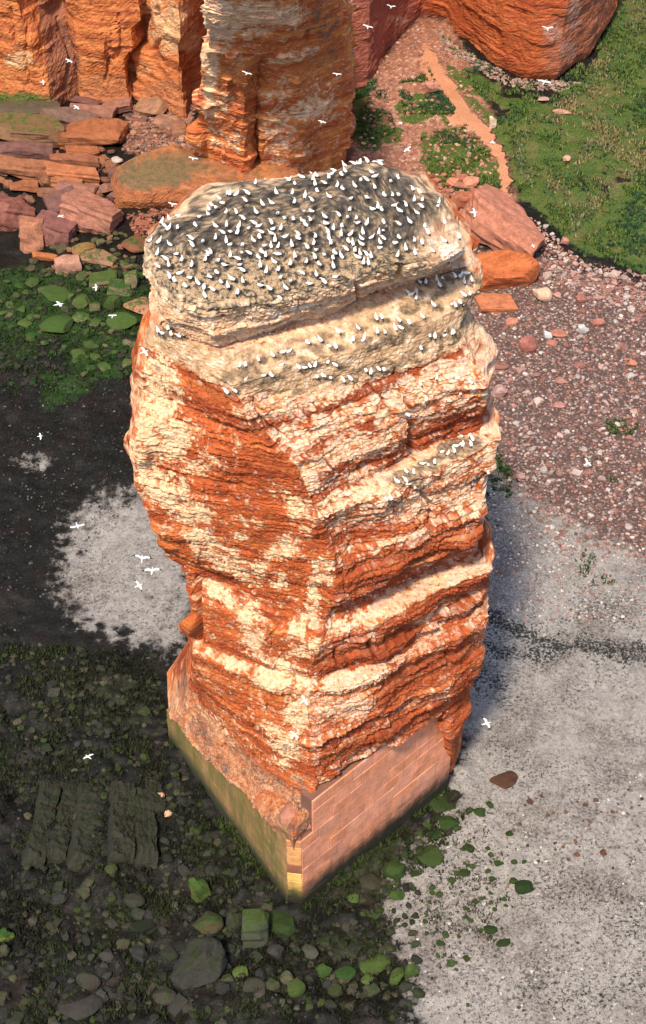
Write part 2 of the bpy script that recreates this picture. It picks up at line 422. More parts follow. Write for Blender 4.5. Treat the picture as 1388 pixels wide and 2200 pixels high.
# ---- colours of the rock: bedded reds, ochre cap, guano and turf
f1 = fbm(P*0.5, 4, 21); f2 = fbm(P*np.array([1.6, 1.6, 2.4]), 4, 22); f3 = fbm(P*np.array([5, 5, 9.0]), 3, 23)
zz = P[:, 2] + 0.4*f1
zb = fbm(np.stack([zz*0*1+0.5, zz*0+0.5, zz*1.1], 1), 4, 31); zf = fbm(np.stack([zz*0+2.5, P[:, 0]*0.05, zz*5.0], 1), 3, 33)
RED, DRED, ORA, LIGHT = (0.46, 0.105, 0.030), (0.25, 0.047, 0.018), (0.60, 0.18, 0.05), (0.70, 0.36, 0.15)
rock = mix(RED, DRED, sstep(-0.1, 0.6, zb+0.5*f2))
rock = mix(rock, ORA, sstep(0.0, 0.6, -zb+0.7*f1))
rock = mix(rock, LIGHT, 0.7*sstep(0.28, 0.6, zf+0.25*f2))
rock = mix(rock, np.array(DRED)*0.6, 0.75*np.clip(crev, 0, 1))
# rows of darker red on the right face
bands = [([(545, 925), (690, 885), (860, 812)], 13), ([(858, 808), (940, 772), (1005, 748)], 12), ([(640, 985), (700, 950), (800, 905)], 10),
         ([(690, 1015), (800, 1000), (870, 972)], 8), ([(650, 1085), (760, 1040), (862, 1000)], 8), ([(885, 955), (960, 920), (1040, 890)], 30),
         ([(725, 1180), (830, 1150), (960, 1100)], 9), ([(720, 1250), (800, 1235), (900, 1190), (1020, 1150)], 26), ([(725, 1300), (800, 1270), (880, 1240)], 14),
         ([(830, 1350), (930, 1300), (1040, 1250)], 16), ([(690, 1440), (790, 1400), (880, 1360)], 13), ([(830, 1500), (930, 1440), (1000, 1390)], 32),
         ([(700, 1640), (800, 1590), (950, 1520)], 20), ([(690, 1600), (780, 1560), (850, 1520)], 10), ([(1000, 1420), (990, 1500), (980, 1570)], 26)]
bm_ = np.zeros(len(P))
for pts, wd in bands: bm_ = np.maximum(bm_, band(cu, cv+18*f2, pts, wd*(0.75 if pts[0][1] < 1100 else 1.0)))
face_r = inpoly(cu, cv, [(500, 838), (560, 915), (645, 1010), (692, 1125), (722, 1215), (722, 1300), (668, 1460), (664, 1600), (690, 1700), (1100, 1500), (1100, 500), (780, 640), (470, 752)], 6)
gl = ell(cu, cv, [(345, 800, 36, 45), (345, 860, 55, 60), (318, 950, 36, 70), (365, 940, 45, 60, 20), (325, 1030, 36, 40), (370, 1060, 60, 40, 25), (405, 1100, 55, 30, 20),
   (440, 1165, 45, 30, 35), (500, 1210, 62, 26, 30), (545, 1235, 36, 30, 0), (540, 1120, 40, 14, 15, .8), (520, 1150, 20, 14, 0, .8), (608, 1180, 34, 26), (690, 1225, 32, 36), (650, 1130, 30, 18, 30, .75),
   (480, 1283, 60, 14, 33), (535, 1320, 26, 36, 20), (545, 1375, 24, 34, 20, .9), (590, 1450, 44, 36), (672, 1290, 18, 44, 0, .95), (600, 1245, 22, 22), (640, 1350, 18, 40), (660, 1395, 40, 18, -20),
   (640, 1530, 30, 50), (620, 1600, 36, 40), (600, 1590, 60, 20, 40, .7), (430, 755, 60, 22, 30), (480, 815, 45, 24, 20), (350, 735, 30, 22), (520, 880, 22, 14, 0, .7), (505, 975, 14, 40, 0, .8), (470, 985, 26, 8, 20, .7),
   (600, 1060, 30, 24, 20, .85), (640, 1090, 50, 26, 45, .9), (440, 985, 30, 20, 20, .7), (420, 1010, 26, 24, 0, .7), (488, 1425, 8, 12, 0, .8), (515, 1440, 6, 10, 0, .7), (650, 1480, 22, 30, 0, .8), (380, 1500, 40, 20, 40, .45), (470, 1570, 90, 22, 45, .5)])
gr = ell(cu, cv, [(700, 870, 170, 34, -18, .85), (930, 800, 120, 36, -20, 1), (950, 850, 80, 22, -18, 1), (740, 960, 130, 40, -18, 1), (680, 1040, 80, 40, -15, .9), (760, 1060, 110, 20, -18, .9), (960, 1010, 90, 40, -20, .85),
   (770, 1110, 90, 22, -20, .95), (1000, 1060, 50, 24, -20, .9), (860, 1150, 70, 14, -28, .85), (800, 1190, 50, 10, -25, .6), (960, 1250, 110, 26, -27, 1.05), (830, 1310, 90, 26, -25, 1), (740, 1345, 80, 18, -20, .95),
   (760, 1450, 110, 26, -22, 1), (880, 1390, 90, 16, -26, 1), (720, 1500, 60, 40, -10, .9), (760, 1520, 60, 26, -20, .7), (800, 1615, 60, 8, -24, .9), (960, 1500, 40, 14, -30, .75), (710, 1600, 40, 16, -15, .5), (840, 1250, 30, 16, 0, .6), (700, 1140, 30, 26, 0, .8)])
cap = inpoly(cu, cv, [(290, 500), (300, 600), (335, 692), (400, 727), (470, 757), (600, 712), (770, 650), (1010, 570), (1000, 480), (900, 470)], 5)
capside = cap*(rowid >= ntop-20)
ledge1 = inpoly(cu, cv, [(325, 690), (470, 765), (600, 735), (770, 668), (1000, 575), (1045, 600), (1030, 690), (1005, 735), (860, 800), (640, 850), (500, 845), (320, 745)], 8)
gr = np.maximum(gr, 0.86*sstep(1150, 1100, cv)*(cu > 500)); gr = np.maximum(gr, .43*sstep(1100, 1150, cv))
g = np.where(face_r > 0.5, gr, gl)
fs = fbm(P*np.array([3.2, 3.2, 1.1]), 3, 24)
f4 = fbm(P*np.array([9, 9, 14.0]), 2, 25)
gtot = g*0.95 + 0.75*f2 + 0.75*f3 + 0.35*f4 - 0.5*np.clip(crev, 0, 1) + 0.35*fs + 0.5*f1 + 0.35*(nzs-0.25)*sstep(12, 30, P[:, 2]) - 0.75*bm_*face_r - 0.35*sstep(.2, .5, zf)*face_r
guano = .96*sstep(0.20, 0.92, gtot)
guano = np.maximum(guano, 0.85*sstep(0.55, 0.95, nzs + 0.45*f2+0.3*f3)*sstep(11, 16, P[:, 2])*(1-bm_*0.5))
CREAM, PINK, WHITE = (0.78, 0.56, 0.33), (0.74, 0.45, 0.31), (0.80, 0.68, 0.53)
gcol = mix(CREAM, PINK, sstep(-0.15, 0.45, f1+0.6*f2)*np.clip(face_r+0.2, 0, 1)*0.9)
gcol = mix(gcol, (0.80, 0.60, 0.48), .55*face_r*sstep(-.3, .5, -f1+.6*f2))
gcol = mix(gcol, WHITE, sstep(0.1, 0.6, f3+0.3*f2)*0.55)
gcol = mix(gcol, (0.50, 0.28, 0.16), sstep(0.25, 0.55, -f3+0.3*zf)*0.6)
rock = mix(rock, DRED, bm_*face_r*0.55)
rock = mix(rock, (0.60, 0.29, 0.19), .42*face_r*sstep(-.3, .4, f2+.5*f3)*(1-bm_))
col = mix(rock, gcol, guano)
# ochre cap
och = mix((0.62, 0.38, 0.23), (0.78, 0.59, 0.42), sstep(-0.3, 0.4, f2+zf*0.6))
och = mix(och, (0.45, 0.20, 0.09), 0.75*sstep(0.1, 0.55, zb*0.6+f1*0.7-0.4*zf))
och = mix(och, (0.80, 0.68, 0.56), sstep(0.2, 0.5, f1+0.5*f2 + 0.6*ell(cu, cv, [(600, 660, 80, 26, -12), (940, 540, 50, 40)])-0.2))
och = mix(och, (0.36, 0.15, 0.07), 0.8*np.clip(crev, 0, 1))
och = mix(och, (0.30, 0.27, 0.10), 0.6*ell(cu, cv, [(860, 590, 40, 26), (850, 620, 14, 30, 20)])*sstep(-.1, .3, f3))
col = mix(col, och, capside)
tan_ = mix((0.62, 0.42, 0.25), (0.42, 0.26, 0.145), sstep(-0.2, 0.4, f2))
tan_ = mix(tan_, (0.16, 0.12, 0.075), .8*sstep(0.15, 0.6, f1*0.9+f2*0.5+.3*f3))
tan_ = mix(tan_, (0.78, 0.64, 0.50), sstep(0.1, 0.5, -f2+0.5*f3-0.1))
col = mix(col, tan_, ledge1*0.9*(1-capside))
# turf and dung where the birds sit, bird shadows painted in to their right
rbd = random.Random(21)
top_poly = [(326, 522), (350, 482), (440, 454), (476, 420), (520, 398), (610, 387), (700, 371), (775, 345), (832, 357), (870, 394), (938, 423), (962, 455), (950, 492), (895, 534), (805, 572), (700, 608), (560, 630), (450, 640), (380, 618), (338, 580)]
spots = []; cand = np.random.RandomState(9).uniform((315, 342), (975, 645), (9000, 2))
cand = cand[sdpoly(cand[:, 0], cand[:, 1], top_poly) > 0]
for x, y in cand.tolist():
    if len(spots) >= 256: break
    mind = (10.5 if y < 390+abs(x-780)*0.17 else (13 if y < 575 else 18))*(0.8+.5*rbd.random())
    if all((x-a)**2+((y-b)*1.15)**2 >= mind*mind for a, b in spots): spots.append((x, y))
tsel = np.nonzero((rowid < ntop+14))[0]; tu, tv = cu[tsel], cv[tsel]; nest_shade = np.zeros(len(P)); nt_ = np.zeros(len(tsel))
for x, y in spots: nt_ = np.maximum(nt_, np.exp(-((tu-x-5)/8.5)**2-((tv-y-1)/6.5)**2))  # soiled spot and painted shadow, just right of each bird on the top
nest_shade[tsel] = nt_
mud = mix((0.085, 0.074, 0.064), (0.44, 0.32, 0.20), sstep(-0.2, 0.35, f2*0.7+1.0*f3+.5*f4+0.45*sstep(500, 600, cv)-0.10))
mud = mix(mud, (0.022, 0.020, 0.020), .92*np.maximum(sstep(.15, .7, nest_shade+.25*f3), sstep(0.05, 0.6, f1*0.5+0.8*f3+.4*f2 - 0.7*sstep(510, 590, cv)+0.02)))
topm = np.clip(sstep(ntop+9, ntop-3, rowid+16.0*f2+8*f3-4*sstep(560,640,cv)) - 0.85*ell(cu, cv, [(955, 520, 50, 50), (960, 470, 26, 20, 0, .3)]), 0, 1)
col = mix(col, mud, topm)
dung_shade = ell(cu, cv, [(560, 815, 60, 22, 0, .8), (650, 790, 60, 16, 0, .6), (830, 735, 60, 14, -15, .9), (900, 650, 70, 16, -25, .7), (960, 600, 50, 14, -20, .8), (800, 790, 60, 16, -10, .8), (960, 735, 40, 14, -10, .6), (870, 1030, 40, 18, -10, 1.0), (985, 955, 50, 22, -15, 1.1), (920, 990, 50, 12, -30, .9)])
for bx_, by_ in LEDGE_BIRDS: dung_shade = np.maximum(dung_shade, 1.05*np.exp(-((cu-bx_-9)/15)**2-((cv-by_-2)/10)**2))  # dung round each ledge bird, with its shadow painted in on the right
col = mix(col, mix((0.075, 0.065, 0.055), (0.36, 0.24, 0.13), sstep(-0.2, 0.4, f3)), .85*sstep(0.40, 0.85, dung_shade+0.5*f2))
# plinth: pale pinkish broken rock with dark weedy edge
pl = (1-face_r)*sstep(10.8, 9.6, P[:, 2]+3.2*np.clip(tl[np.arange(nr*nc) % nc], 0, 1)*0)
pl = np.maximum(pl*(cu < 700), 0)*inpoly(cu, cv, [(340, 1480), (420, 1430), (470, 1540), (570, 1625), (650, 1700), (690, 1800), (600, 1830), (340, 1560)], 8)
plc = mix((0.50, 0.21, 0.10), (0.62, 0.38, 0.23), sstep(-0.25, 0.35, f2+.6*f3)); plc = mix(plc, (0.42, 0.12, 0.045), .8*sstep(.0, .4, f1+.5*f3)); plc = mix(plc, (0.13, 0.095, 0.08), sstep(0.1, 0.5, -f1+0.8*f3+.4*f4-0.05)*.85)
col = mix(col, plc, pl*0.85)
wet = ell(cu, cv, [(640, 1780, 60, 26, 0, 1), (430, 1580, 40, 14, 40, .9), (480, 1640, 30, 12, 50, .9), (395, 1475, 16, 40, 0, .7), (640, 1690, 26, 20, 40, .8), (960, 1560, 20, 60, 0, .3)])
col = mix(col, (0.13, 0.085, 0.07), .8*sstep(0.25, 1.0, .75*wet+0.7*f2+.4*f3))
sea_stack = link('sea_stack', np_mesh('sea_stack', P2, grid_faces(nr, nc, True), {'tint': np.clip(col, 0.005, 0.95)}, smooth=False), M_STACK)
tag(sea_stack, 'tall red sandstone sea stack with guano-streaked faces rising from a walled base', 'sea stack')
SU, SV = proj(P2); SDEP = P2[:, 1]*_cp - (P2[:, 2]-CAMH)*_sp; SN = N.reshape(-1, 3); SP = P2     # for setting birds on the rock
# ------------------------------------------------------------------ the retaining wall round its foot
def masonry_mat(name):
    m = bpy.data.materials.new(name); n, N, L, B = nodes(m)
    oi = add(n, 'ShaderNodeObjectInfo'); geo = add(n, 'ShaderNodeNewGeometry'); tc = add(n, 'ShaderNodeTexCoord')
    sx = add(n, 'ShaderNodeSeparateXYZ'); L.new(geo.outputs['Position'], sx.inputs[0])
    n1 = noisen(n, 1.1, 5, 0.6, geo.outputs['Position']); n2 = noisen(n, 7.0, 5, 0.7, geo.outputs['Position'])
    v = ramp(n, mathn(n, 'ADD', n1, mathn(n, 'MULTIPLY', n2, 0.6)), 0.45, 1.15, 0.68, 1.25)
    r = mathn(n, 'ADD', mathn(n, 'MULTIPLY', oi.outputs['Random'], 0.20), 0.88)
    f = mathn(n, 'MULTIPLY', v, r); cm = add(n, 'ShaderNodeCombineColor'); [L.new(f, cm.inputs[k]) for k in range(3)]
    c = mixn(n, 1.0, oi.outputs['Color'], cm.outputs[0], 'MULTIPLY')
    # rain streaks
    mp = add(n, 'ShaderNodeMapping'); mp.inputs['Scale'].default_value = (2.2, 2.2, 0.12); L.new(geo.outputs['Position'], mp.inputs[0])
    st = ramp(n, noisen(n, 1.6, 4, 0.6, mp.outputs[0]), 0.52, 0.75)
    c = mixn(n, mathn(n, 'MULTIPLY', st, 0.38), c, (0.22, 0.12, 0.09))
    # tide line: weed and wet stone low down
    hz = mathn(n, 'ADD', sx.outputs['Z'], mathn(n, 'MULTIPLY', mathn(n, 'SUBTRACT', n1, 0.5), 1.6))
    td = ramp(n, hz, 0.9, 3.3, 1.0, 0.0)
    c = mixn(n, td, c, (0.022, 0.022, 0.014))
    L.new(c, B.inputs['Base Color']); B.inputs['Roughness'].default_value = 0.85; B.inputs['Specular IOR Level'].default_value = 0.25
    L.new(bumpn(n, n2, 0.4, 0.05), B.inputs['Normal'])
    return m
def algae_wall_mat(name):
    m = bpy.data.materials.new(name); n, N, L, B = nodes(m)
    geo = add(n, 'ShaderNodeNewGeometry'); pos = geo.outputs['Position']
    sx = add(n, 'ShaderNodeSeparateXYZ'); L.new(pos, sx.inputs[0])
    mp = add(n, 'ShaderNodeMapping'); mp.inputs['Scale'].default_value = (1.1, 1.1, 0.16); L.new(mixn(n, .06, pos, noisen(n, 1.5, 3, .6, pos, 'Color')), mp.inputs[0])
    st = noisen(n, 1.0, 5, 0.65, mp.outputs[0]); n2 = noisen(n, 5.0, 6, 0.7, pos); n1 = noisen(n, 0.6, 3, 0.5, pos)
    c = mixn(n, ramp(n, n2, 0.35, 0.7), (0.34, 0.17, 0.07), (0.48, 0.28, 0.13))
    gm = ramp(n, mathn(n, 'ADD', st, mathn(n, 'MULTIPLY', mathn(n, 'SUBTRACT', n2, 0.5), 0.5)), 0.28, 0.70)
    c = mixn(n, mathn(n, 'MULTIPLY', gm, .9), c, (0.11, 0.115, 0.020))
    c = mixn(n, mathn(n, 'MULTIPLY', ramp(n, n1, 0.5, 0.7), 0.45), c, (0.10, 0.11, 0.035))
    hz = mathn(n, 'ADD', sx.outputs['Z'], mathn(n, 'MULTIPLY', mathn(n, 'SUBTRACT', n2, 0.5), 1.2))
    c = mixn(n, ramp(n, hz, 0.5, 2.4, 1.0, 0.0), c, (0.03, 0.034, 0.016))
    L.new(c, B.inputs['Base Color']); B.inputs['Roughness'].default_value = 0.75
    b = bumpn(n, n2, 0.5, 0.06); L.new(bumpn(n, st, 0.3, 0.05, b), B.inputs['Normal'])
    return m
M_BLOCK = masonry_mat('masonry'); M_ALGAE = algae_wall_mat('algae_wall'); 
M_MORTAR = plain('mortar', (0.20, 0.10, 0.07), 0.95)
retaining_wall = link('retaining_wall', None, loc=tuple(A))
tag(retaining_wall, 'dressed stone retaining wall wrapped round the foot of the red stack', 'wall')
def child(name, V, F, mat, color=None, smooth=False, parent=retaining_wall):
    V = np.asarray(V, float) - A
    o = link(name, np_mesh(name, V, F, smooth=smooth), mat, parent)
    if color: o.color = color
    return o
def boxv(o, ex, ey, ez):
    o, ex, ey, ez = map(np.asarray, (o, ex, ey, ez))
    V = [o, o+ex, o+ex+ey, o+ey, o+ez, o+ex+ez, o+ex+ey+ez, o+ey+ez]
    return np.array(V), np.array([(0, 3, 2, 1), (4, 5, 6, 7), (0, 1, 5, 4), (1, 2, 6, 5), (2, 3, 7, 6), (3, 0, 4, 7)])
UZ = np.array([0, 0, 1.0])
LR = np.linalg.norm(B_-A); LLn = np.linalg.norm(C_-A)
WTOP = 10.7
# core behind the facing blocks
V, F = boxv(A + wr*0.7 - nr_*0.10 - UZ*0.5, wr*(LR-0.75), -nr_*1.0, UZ*(7.35+0.5)); child('wall_core', V, F, M_MORTAR)
V, F = boxv(A + wr*1.75 - nr_*0.10 + UZ*7.35, wr*(LR-1.8), -nr_*1.0, UZ*(WTOP-7.45)); child('wall_core', V, F, M_MORTAR)
rb = random.Random(5)
def block(o, ex, ez, depth, nrm, chamf, col, name='block'):
    """a dressed block with a chamfered, slightly tilted face"""
    e1 = ex/np.linalg.norm(ex); e3 = ez/np.linalg.norm(ez)
    f = [o, o+ex, o+ex+ez, o+ez]
    sgn = [(1, 1), (-1, 1), (-1, -1), (1, -1)]
    front = [p + nrm*(depth + rb.uniform(-.012, .012)) + e1*a*chamf + e3*b*chamf for p, (a, b) in zip(f, sgn)]
    rim_ = [p + nrm*(depth-chamf) for p in f]; back = [p - nrm*0.09 for p in f]
    V = np.array(front+rim_+back)
    F = [(0, 1, 2, 3)] + [(k+4, (k+1) % 4+4, (k+1) % 4, k) for k in range(4)] + [(k+8, (k+1) % 4+8, (k+1) % 4+4, k+4) for k in range(4)]
    return child(name, V, np.array(F), M_BLOCK, col)
ncourse = 10; ch = WTOP/ncourse
pal = [(0.72, 0.30, 0.18, 1), (0.71, 0.315, 0.195, 1), (0.69, 0.29, 0.18, 1), (0.74, 0.30, 0.165, 1), (0.67, 0.30, 0.195, 1)]
for k in range(ncourse):
    z = k*ch; x0 = 0.75 if z < 7.4 else 1.7
    x = x0
    first = True
    while x < LR-0.06:
        l = rb.uniform(1.3, 2.5)
        if first: l *= 0.75 if k % 2 else 1.1; first = False
        if LR-x-l < 0.8: l = LR-x
        block(A + wr*(x+0.013) + UZ*(z+0.013), wr*(l-0.026), UZ*(ch-0.026), rb.uniform(0.0, 0.05), nr_, 0.016, pal[rb.randrange(5)])
        x += l
# chamfered corner of bright quoins
ca = A + wr*0.72; cb = A + wl*0.75; cn = (nr_+nl_); cn /= np.linalg.norm(cn); ce = ca-cb
V = np.array([ca-cn*.1-UZ*.5, cb-cn*.1-UZ*.5, A-cn*1.5-UZ*.5, ca-cn*.1+UZ*7.6, cb-cn*.1+UZ*7.6, A-cn*1.5+UZ*7.6])
V = np.concatenate([V, [(V[3]+V[4])/2]]); child('corner_core', V, np.array([(0, 1, 4, 3), (1, 2, 5, 4), (2, 0, 3, 5), (3, 6, 4, 5)]), M_MORTAR)
zc = 0.0
for h, c in ((1.0, (.22, .2, .06, 1)), (1.0, (.34, .28, .07, 1)), (0.95, (.72, .45, .13, 1)), (0.95, (.78, .50, .15, 1)), (0.95, (.30, .12, .07, 1)), (0.95, (.68, .34, .13, 1)), (0.95, (.66, .33, .14, 1)), (0.7, (.60, .27, .13, 1))):
    block(cb + UZ*(zc+.01), ce, UZ*(h-.02), rb.uniform(.0, .03), cn, .03, c, 'quoin'); zc += h
# left wall, one rendered face with a broken top edge
nx, nzr = 130, 60
sx_ = np.linspace(0.70, LLn+0.3, nx)
top = 8.0 - (sx_-0.7)/(LLn-0.7)*4.3 + 0.35*fbm(np.stack([sx_*0.7, sx_*0, sx_*0], 1), 3, 41) - 0.5*np.exp(-((sx_-9.5)/1.5)**2)
tz = np.linspace(0, 1, nzr)
zgrid = -0.5 + tz[:, None]*(top[None, :]+0.5)
PW = (A + wl*0)[None, None] + sx_[None, :, None]*wl + zgrid[..., None]*UZ
nn = 0.05*fbm((PW*1.4).reshape(-1, 3), 3, 42).reshape(nzr, nx) - 0.06*tz[:, None]**1*zgrid/4
crs = -0.03*np.exp(-(((zgrid/1.05) % 1.0 - 0.5)/0.05)**2)
PW = PW + nl_*(nn + crs)[..., None]
cap_rows = [PW[-1] - nl_*d + UZ*(0.12*math.sin(d*3)) + UZ*0.10*fbm(PW[-1]*2+d, 2, 43)[:, None] for d in (0.12, 0.3, 0.5, 0.8)]
back_ = PW[-1] - nl_*0.8 - UZ*2.5
GW = np.concatenate([PW, np.array(cap_rows), back_[None]])
child('wall_face', GW.reshape(-1, 3), grid_faces(len(GW), nx), M_ALGAE, smooth=True)
# short return at the far right end
V, F = boxv(B_ - nr_*0.08 - UZ*.5 - wr*.04, -nr_*3.2 + wr*0.25, -wr*0.6, UZ*7.9); o_ = child('wall_return', V, F, M_BLOCK, (.36, .25, .20, 1))

# weathered lump of rock that caps the wall corner
LUMP_AT = at(640, 1762, 8.0)
# ------------------------------------------------------------------ cliffs behind
def crag(name, levels, n, smooth_passes, bedspec, seed, colour, mat, dz=0.14, close=None, calm=1.0, extra=None):
    """surface through contours [(z, world points)], open or closed along the row"""
    rows = []
    L_ = [(z, resample(p, n)) for z, p in levels]
    for (z0, P0), (z1, P1) in zip(L_[:-1], L_[1:]):
        m = max(2, int(np.percentile(np.linalg.norm(P1-P0, axis=1), 60)/dz))
        for t in np.linspace(0, 1, m+1)[(0 if not rows else 1):]: rows.append(P0*(1-t)+P1*t)
    if close == 'top':                                        # flat ground on the cliff top, running inland
        last = rows[-1]
        rows += [last + np.array([0, d_, h_]) for d_, h_ in ((1.2, .5), (4, .9), (12, 1.2), (70, 2.0))]
    elif close == 'peak':
        last = rows[-1]; c_ = last.mean(0)
        rows += [last*(1-t_) + c_*t_ + np.array([0, 0, 1.2*t_]) for t_ in (.15, .4, .7, .97)]
    G = np.array(rows)
    for _ in range(smooth_passes): G[1:-1] = G[1:-1]*.5+(G[:-2]+G[2:])*.25
    tan = np.gradient(G, axis=1); tan = (tan + np.roll(tan, 2, 1) + np.roll(tan, -2, 1))
    out = np.stack([tan[..., 1], -tan[..., 0], 0*tan[..., 0]], -1); out /= np.linalg.norm(out, axis=-1, keepdims=True)+1e-9
    if np.median(out[..., 1]) > 0: out = -out
    P = G.reshape(-1, 3); O = out.reshape(-1, 3)
    S = np.cumsum(np.linalg.norm(np.diff(G, axis=1, prepend=G[:, :1]), axis=-1), axis=1).reshape(-1)
    bd, cr = beds(P, S, seed, bedspec)
    u, v = proj(P)
    d = calm*bd + 0.35*fbm(P*0.16, 3, seed+1) + 0.10*fbm(P*0.8, 3, seed+2) - 0.14*np.abs(fbm(P*2.2, 3, seed+3)) + 0.05*fbm(P*5, 2, seed+6)
    if extra is not None: d = d + extra(P, u, v)
    P2 = P + O*d[:, None]
    Nn = vnormals(P2.reshape(G.shape)); nz = np.abs(Nn[..., 2]).reshape(-1)
    col = colour(P, u, v, nz, cr)
    return link(name, np_mesh(name, P2, grid_faces(*G.shape[:2]), {'tint': np.clip(col, .005, .95)}, smooth=False), mat)
def strata_cols(P, seed, red, dark, light, orange):
    f1 = fbm(P*0.3, 4, seed); f2 = fbm(P*1.2, 4, seed+1); f3 = fbm(P*3.5, 3, seed+2)
    zz = P[:, 2]+0.5*f1
    zb = fbm(np.stack([zz*0+.5, zz*0+.5, zz*0.9], 1), 4, seed+3); zf = fbm(np.stack([zz*0+.5, P[:, 0]*.04, zz*4], 1), 3, seed+4)
    c = mix(red, dark, sstep(-.1, .6, zb+.6*f2)); c = mix(c, orange, sstep(-.1, .5, -zb+f1)); c = mix(c, light, .6*sstep(.3, .6, zf+.2*f2))
    return c, f1, f2, f3
# --- rock pillar that stands behind the stack
def pillar_cols(P, u, v, nz, cr):
    c, f1, f2, f3 = strata_cols(P, 50, (0.58, 0.17, 0.055), (0.40, 0.09, 0.032), (0.70, 0.34, 0.14), (0.66, 0.24, 0.07))
    g = .0 + .95*ell(u, v, [(600, 330, 30, 60, 0, .6), (480, 300, 40, 20, 0, .5), (470, 40, 50, 60), (560, 30, 90, 30), (455, 160, 16, 110, 0, .9), (470, 220, 30, 30, 0, .6), (545, 75, 40, 12, -15, .7), (660, 230, 45, 18, -25, .9), (600, 270, 40, 40, 0, .6), (620, 120, 60, 10, -15, .6), (690, 220, 40, 40, 0, .6), (600, 190, 30, 30, 0, .5), (640, 320, 40, 20, 0, .4)])
    gm = sstep(.32, .75, g+.8*f2+.7*f3+.3*(nz-.2))
    c = mix(c, mix((0.84, 0.57, 0.34), (0.80, 0.54, 0.38), sstep(-.2, .4, f1)), gm)
    c = mix(c, np.array((0.16, 0.035, 0.02)), .7*np.clip(cr, 0, 1))
    dk = .6*ell(u, v, [(690, 50, 40, 50), (720, 110, 20, 26), (660, 100, 30, 14, -20, .6)])
    return mix(c, (0.14, 0.12, 0.10), sstep(.4, .95, dk*.85+.8*f2+.5*f3))
def W(z, pts): return (z, [at(x, y, z) for x, y in pts])
hp = 14.72
def lv(z, pts):                      # foot pixels carried up the wall by height z (pixels of the foot line, own lean given per point)
    return (z, [at(x, y, z) for x, y in pts])
pil = [
 lv(-1, [(470, 330), (430, 360), (418, 385), (470, 400), (527, 424), (538, 408), (550, 388), (560, 408), (648, 412), (700, 388), (744, 362), (742, 310), (735, 280)]),
 lv(6, [(470, 240), (432, 265), (422, 290), (470, 302), (525, 322), (540, 304), (552, 284), (563, 306), (650, 312), (700, 286), (745, 262), (742, 215), (735, 185)]),
 lv(12, [(478, 160), (440, 185), (432, 205), (470, 214), (526, 232), (540, 212), (548, 196), (568, 218), (645, 226), (700, 202), (749, 178), (744, 130), (735, 100)]),
 lv(16, [(480, 105), (446, 130), (440, 150), (475, 158), (530, 174), (540, 150), (552, 136), (572, 148), (640, 166), (700, 140), (748, 118), (744, 70), (735, 40)]),
 lv(20, [(480, 55), (448, 80), (443, 100), (475, 106), (535, 112), (560, 112), (580, 108), (610, 112), (650, 106), (700, 92), (742, 70), (738, 20), (730, -10)]),
 lv(26, [(480, -30), (450, -5), (446, 10), (480, 22), (540, 32), (570, 30), (600, 28), (620, 26), (650, 12), (690, -6), (720, -30), (720, -65), (720, -95)]),
 lv(38, [(480, -220), (455, -190), (452, -175), (480, -165), (540, -150), (570, -155), (600, -160), (620, -165), (640, -175), (660, -190), (680, -210), (690, -240), (690, -270)]),
]
pil = [(z, [p[0]+np.array([3.0, 9, 0]), *p, p[-1]+np.array([-3.0, 9, 0])]) for z, p in pil]
rock_pillar = crag('rock_pillar', pil, 260, 1, [(5.5, 3.6, 1.7), (2.3, 2.2, .8), (.7, 1.6, .22), (.25, 2, .07)], 13, pillar_cols, M_CLIFF, calm=.62, close='peak')
tag(rock_pillar, 'red and cream rock pillar against the cliff directly behind the stack', 'rock pillar')
# --- cliff on the left
def cl_cols(P, u, v, nz, cr):
    c, f1, f2, f3 = strata_cols(P, 70, (0.52, 0.165, 0.055), (0.34, 0.09, 0.04), (0.64, 0.30, 0.13), (0.60, 0.21, 0.07))
    c = mix(c, (0.72, 0.45, 0.24), .8*sstep(.45, .7, .8*ell(u, v, [(370, 60, 60, 70), (410, 90, 30, 30), (40, 130, 40, 20), (330, 20, 20, 40), (300, 150, 30, 20, 0, .7)])+.35*f2+.2*f3))
    c = mix(c, (0.12, 0.04, 0.025), .65*np.clip(cr, 0, 1))
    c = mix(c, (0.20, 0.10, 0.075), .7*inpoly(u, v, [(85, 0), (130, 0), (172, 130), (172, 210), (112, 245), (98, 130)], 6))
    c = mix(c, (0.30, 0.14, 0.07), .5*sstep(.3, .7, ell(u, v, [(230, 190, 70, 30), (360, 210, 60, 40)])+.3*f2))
    return mix(c, (0.10, 0.13, 0.03), sstep(.4, .8, ell(u, v, [(50, 225, 70, 26), (-20, 220, 60, 30)])+.4*f2))
def cl_joints(P, u, v):
    d = 0
    for pts, wd, dp in (([(228, 95), (234, 140), (224, 178)], 3, .5), ([(332, 20), (338, 85), (322, 112)], 4, .8), ([(60, 60), (52, 130), (64, 180)], 3, .4), ([(395, 110), (385, 160), (392, 215)], 3, .6), ([(255, 30), (262, 90), (250, 130)], 2.5, .4), ([(130, 40), (150, 120), (140, 190)], 4, .5), ([(20, 20), (28, 90)], 3, .5)):
        d = d - dp*band(u, v, pts, wd)
    return d + .12*np.abs(fbm(P*1.6, 3, 88)) - .5*ell(u, v, [(410, 165, 14, 26)])
def ctr(z, pts, shift): return (z, [at(x, y, 0)+np.array([sx, -sy, z]) for (x, y), (sx, sy) in zip(pts, shift)])
foot = [(-260, 160), (-90, 225), (0, 216), (60, 236), (112, 244), (150, 215), (172, 196), (180, 212), (230, 222), (276, 220), (286, 192), (296, 206), (350, 232), (396, 252), (406, 222), (424, 205), (450, 190), (520, 150), (610, 110), (690, 130), (760, 175)]
z0 = [(0, 0)]*len(foot)
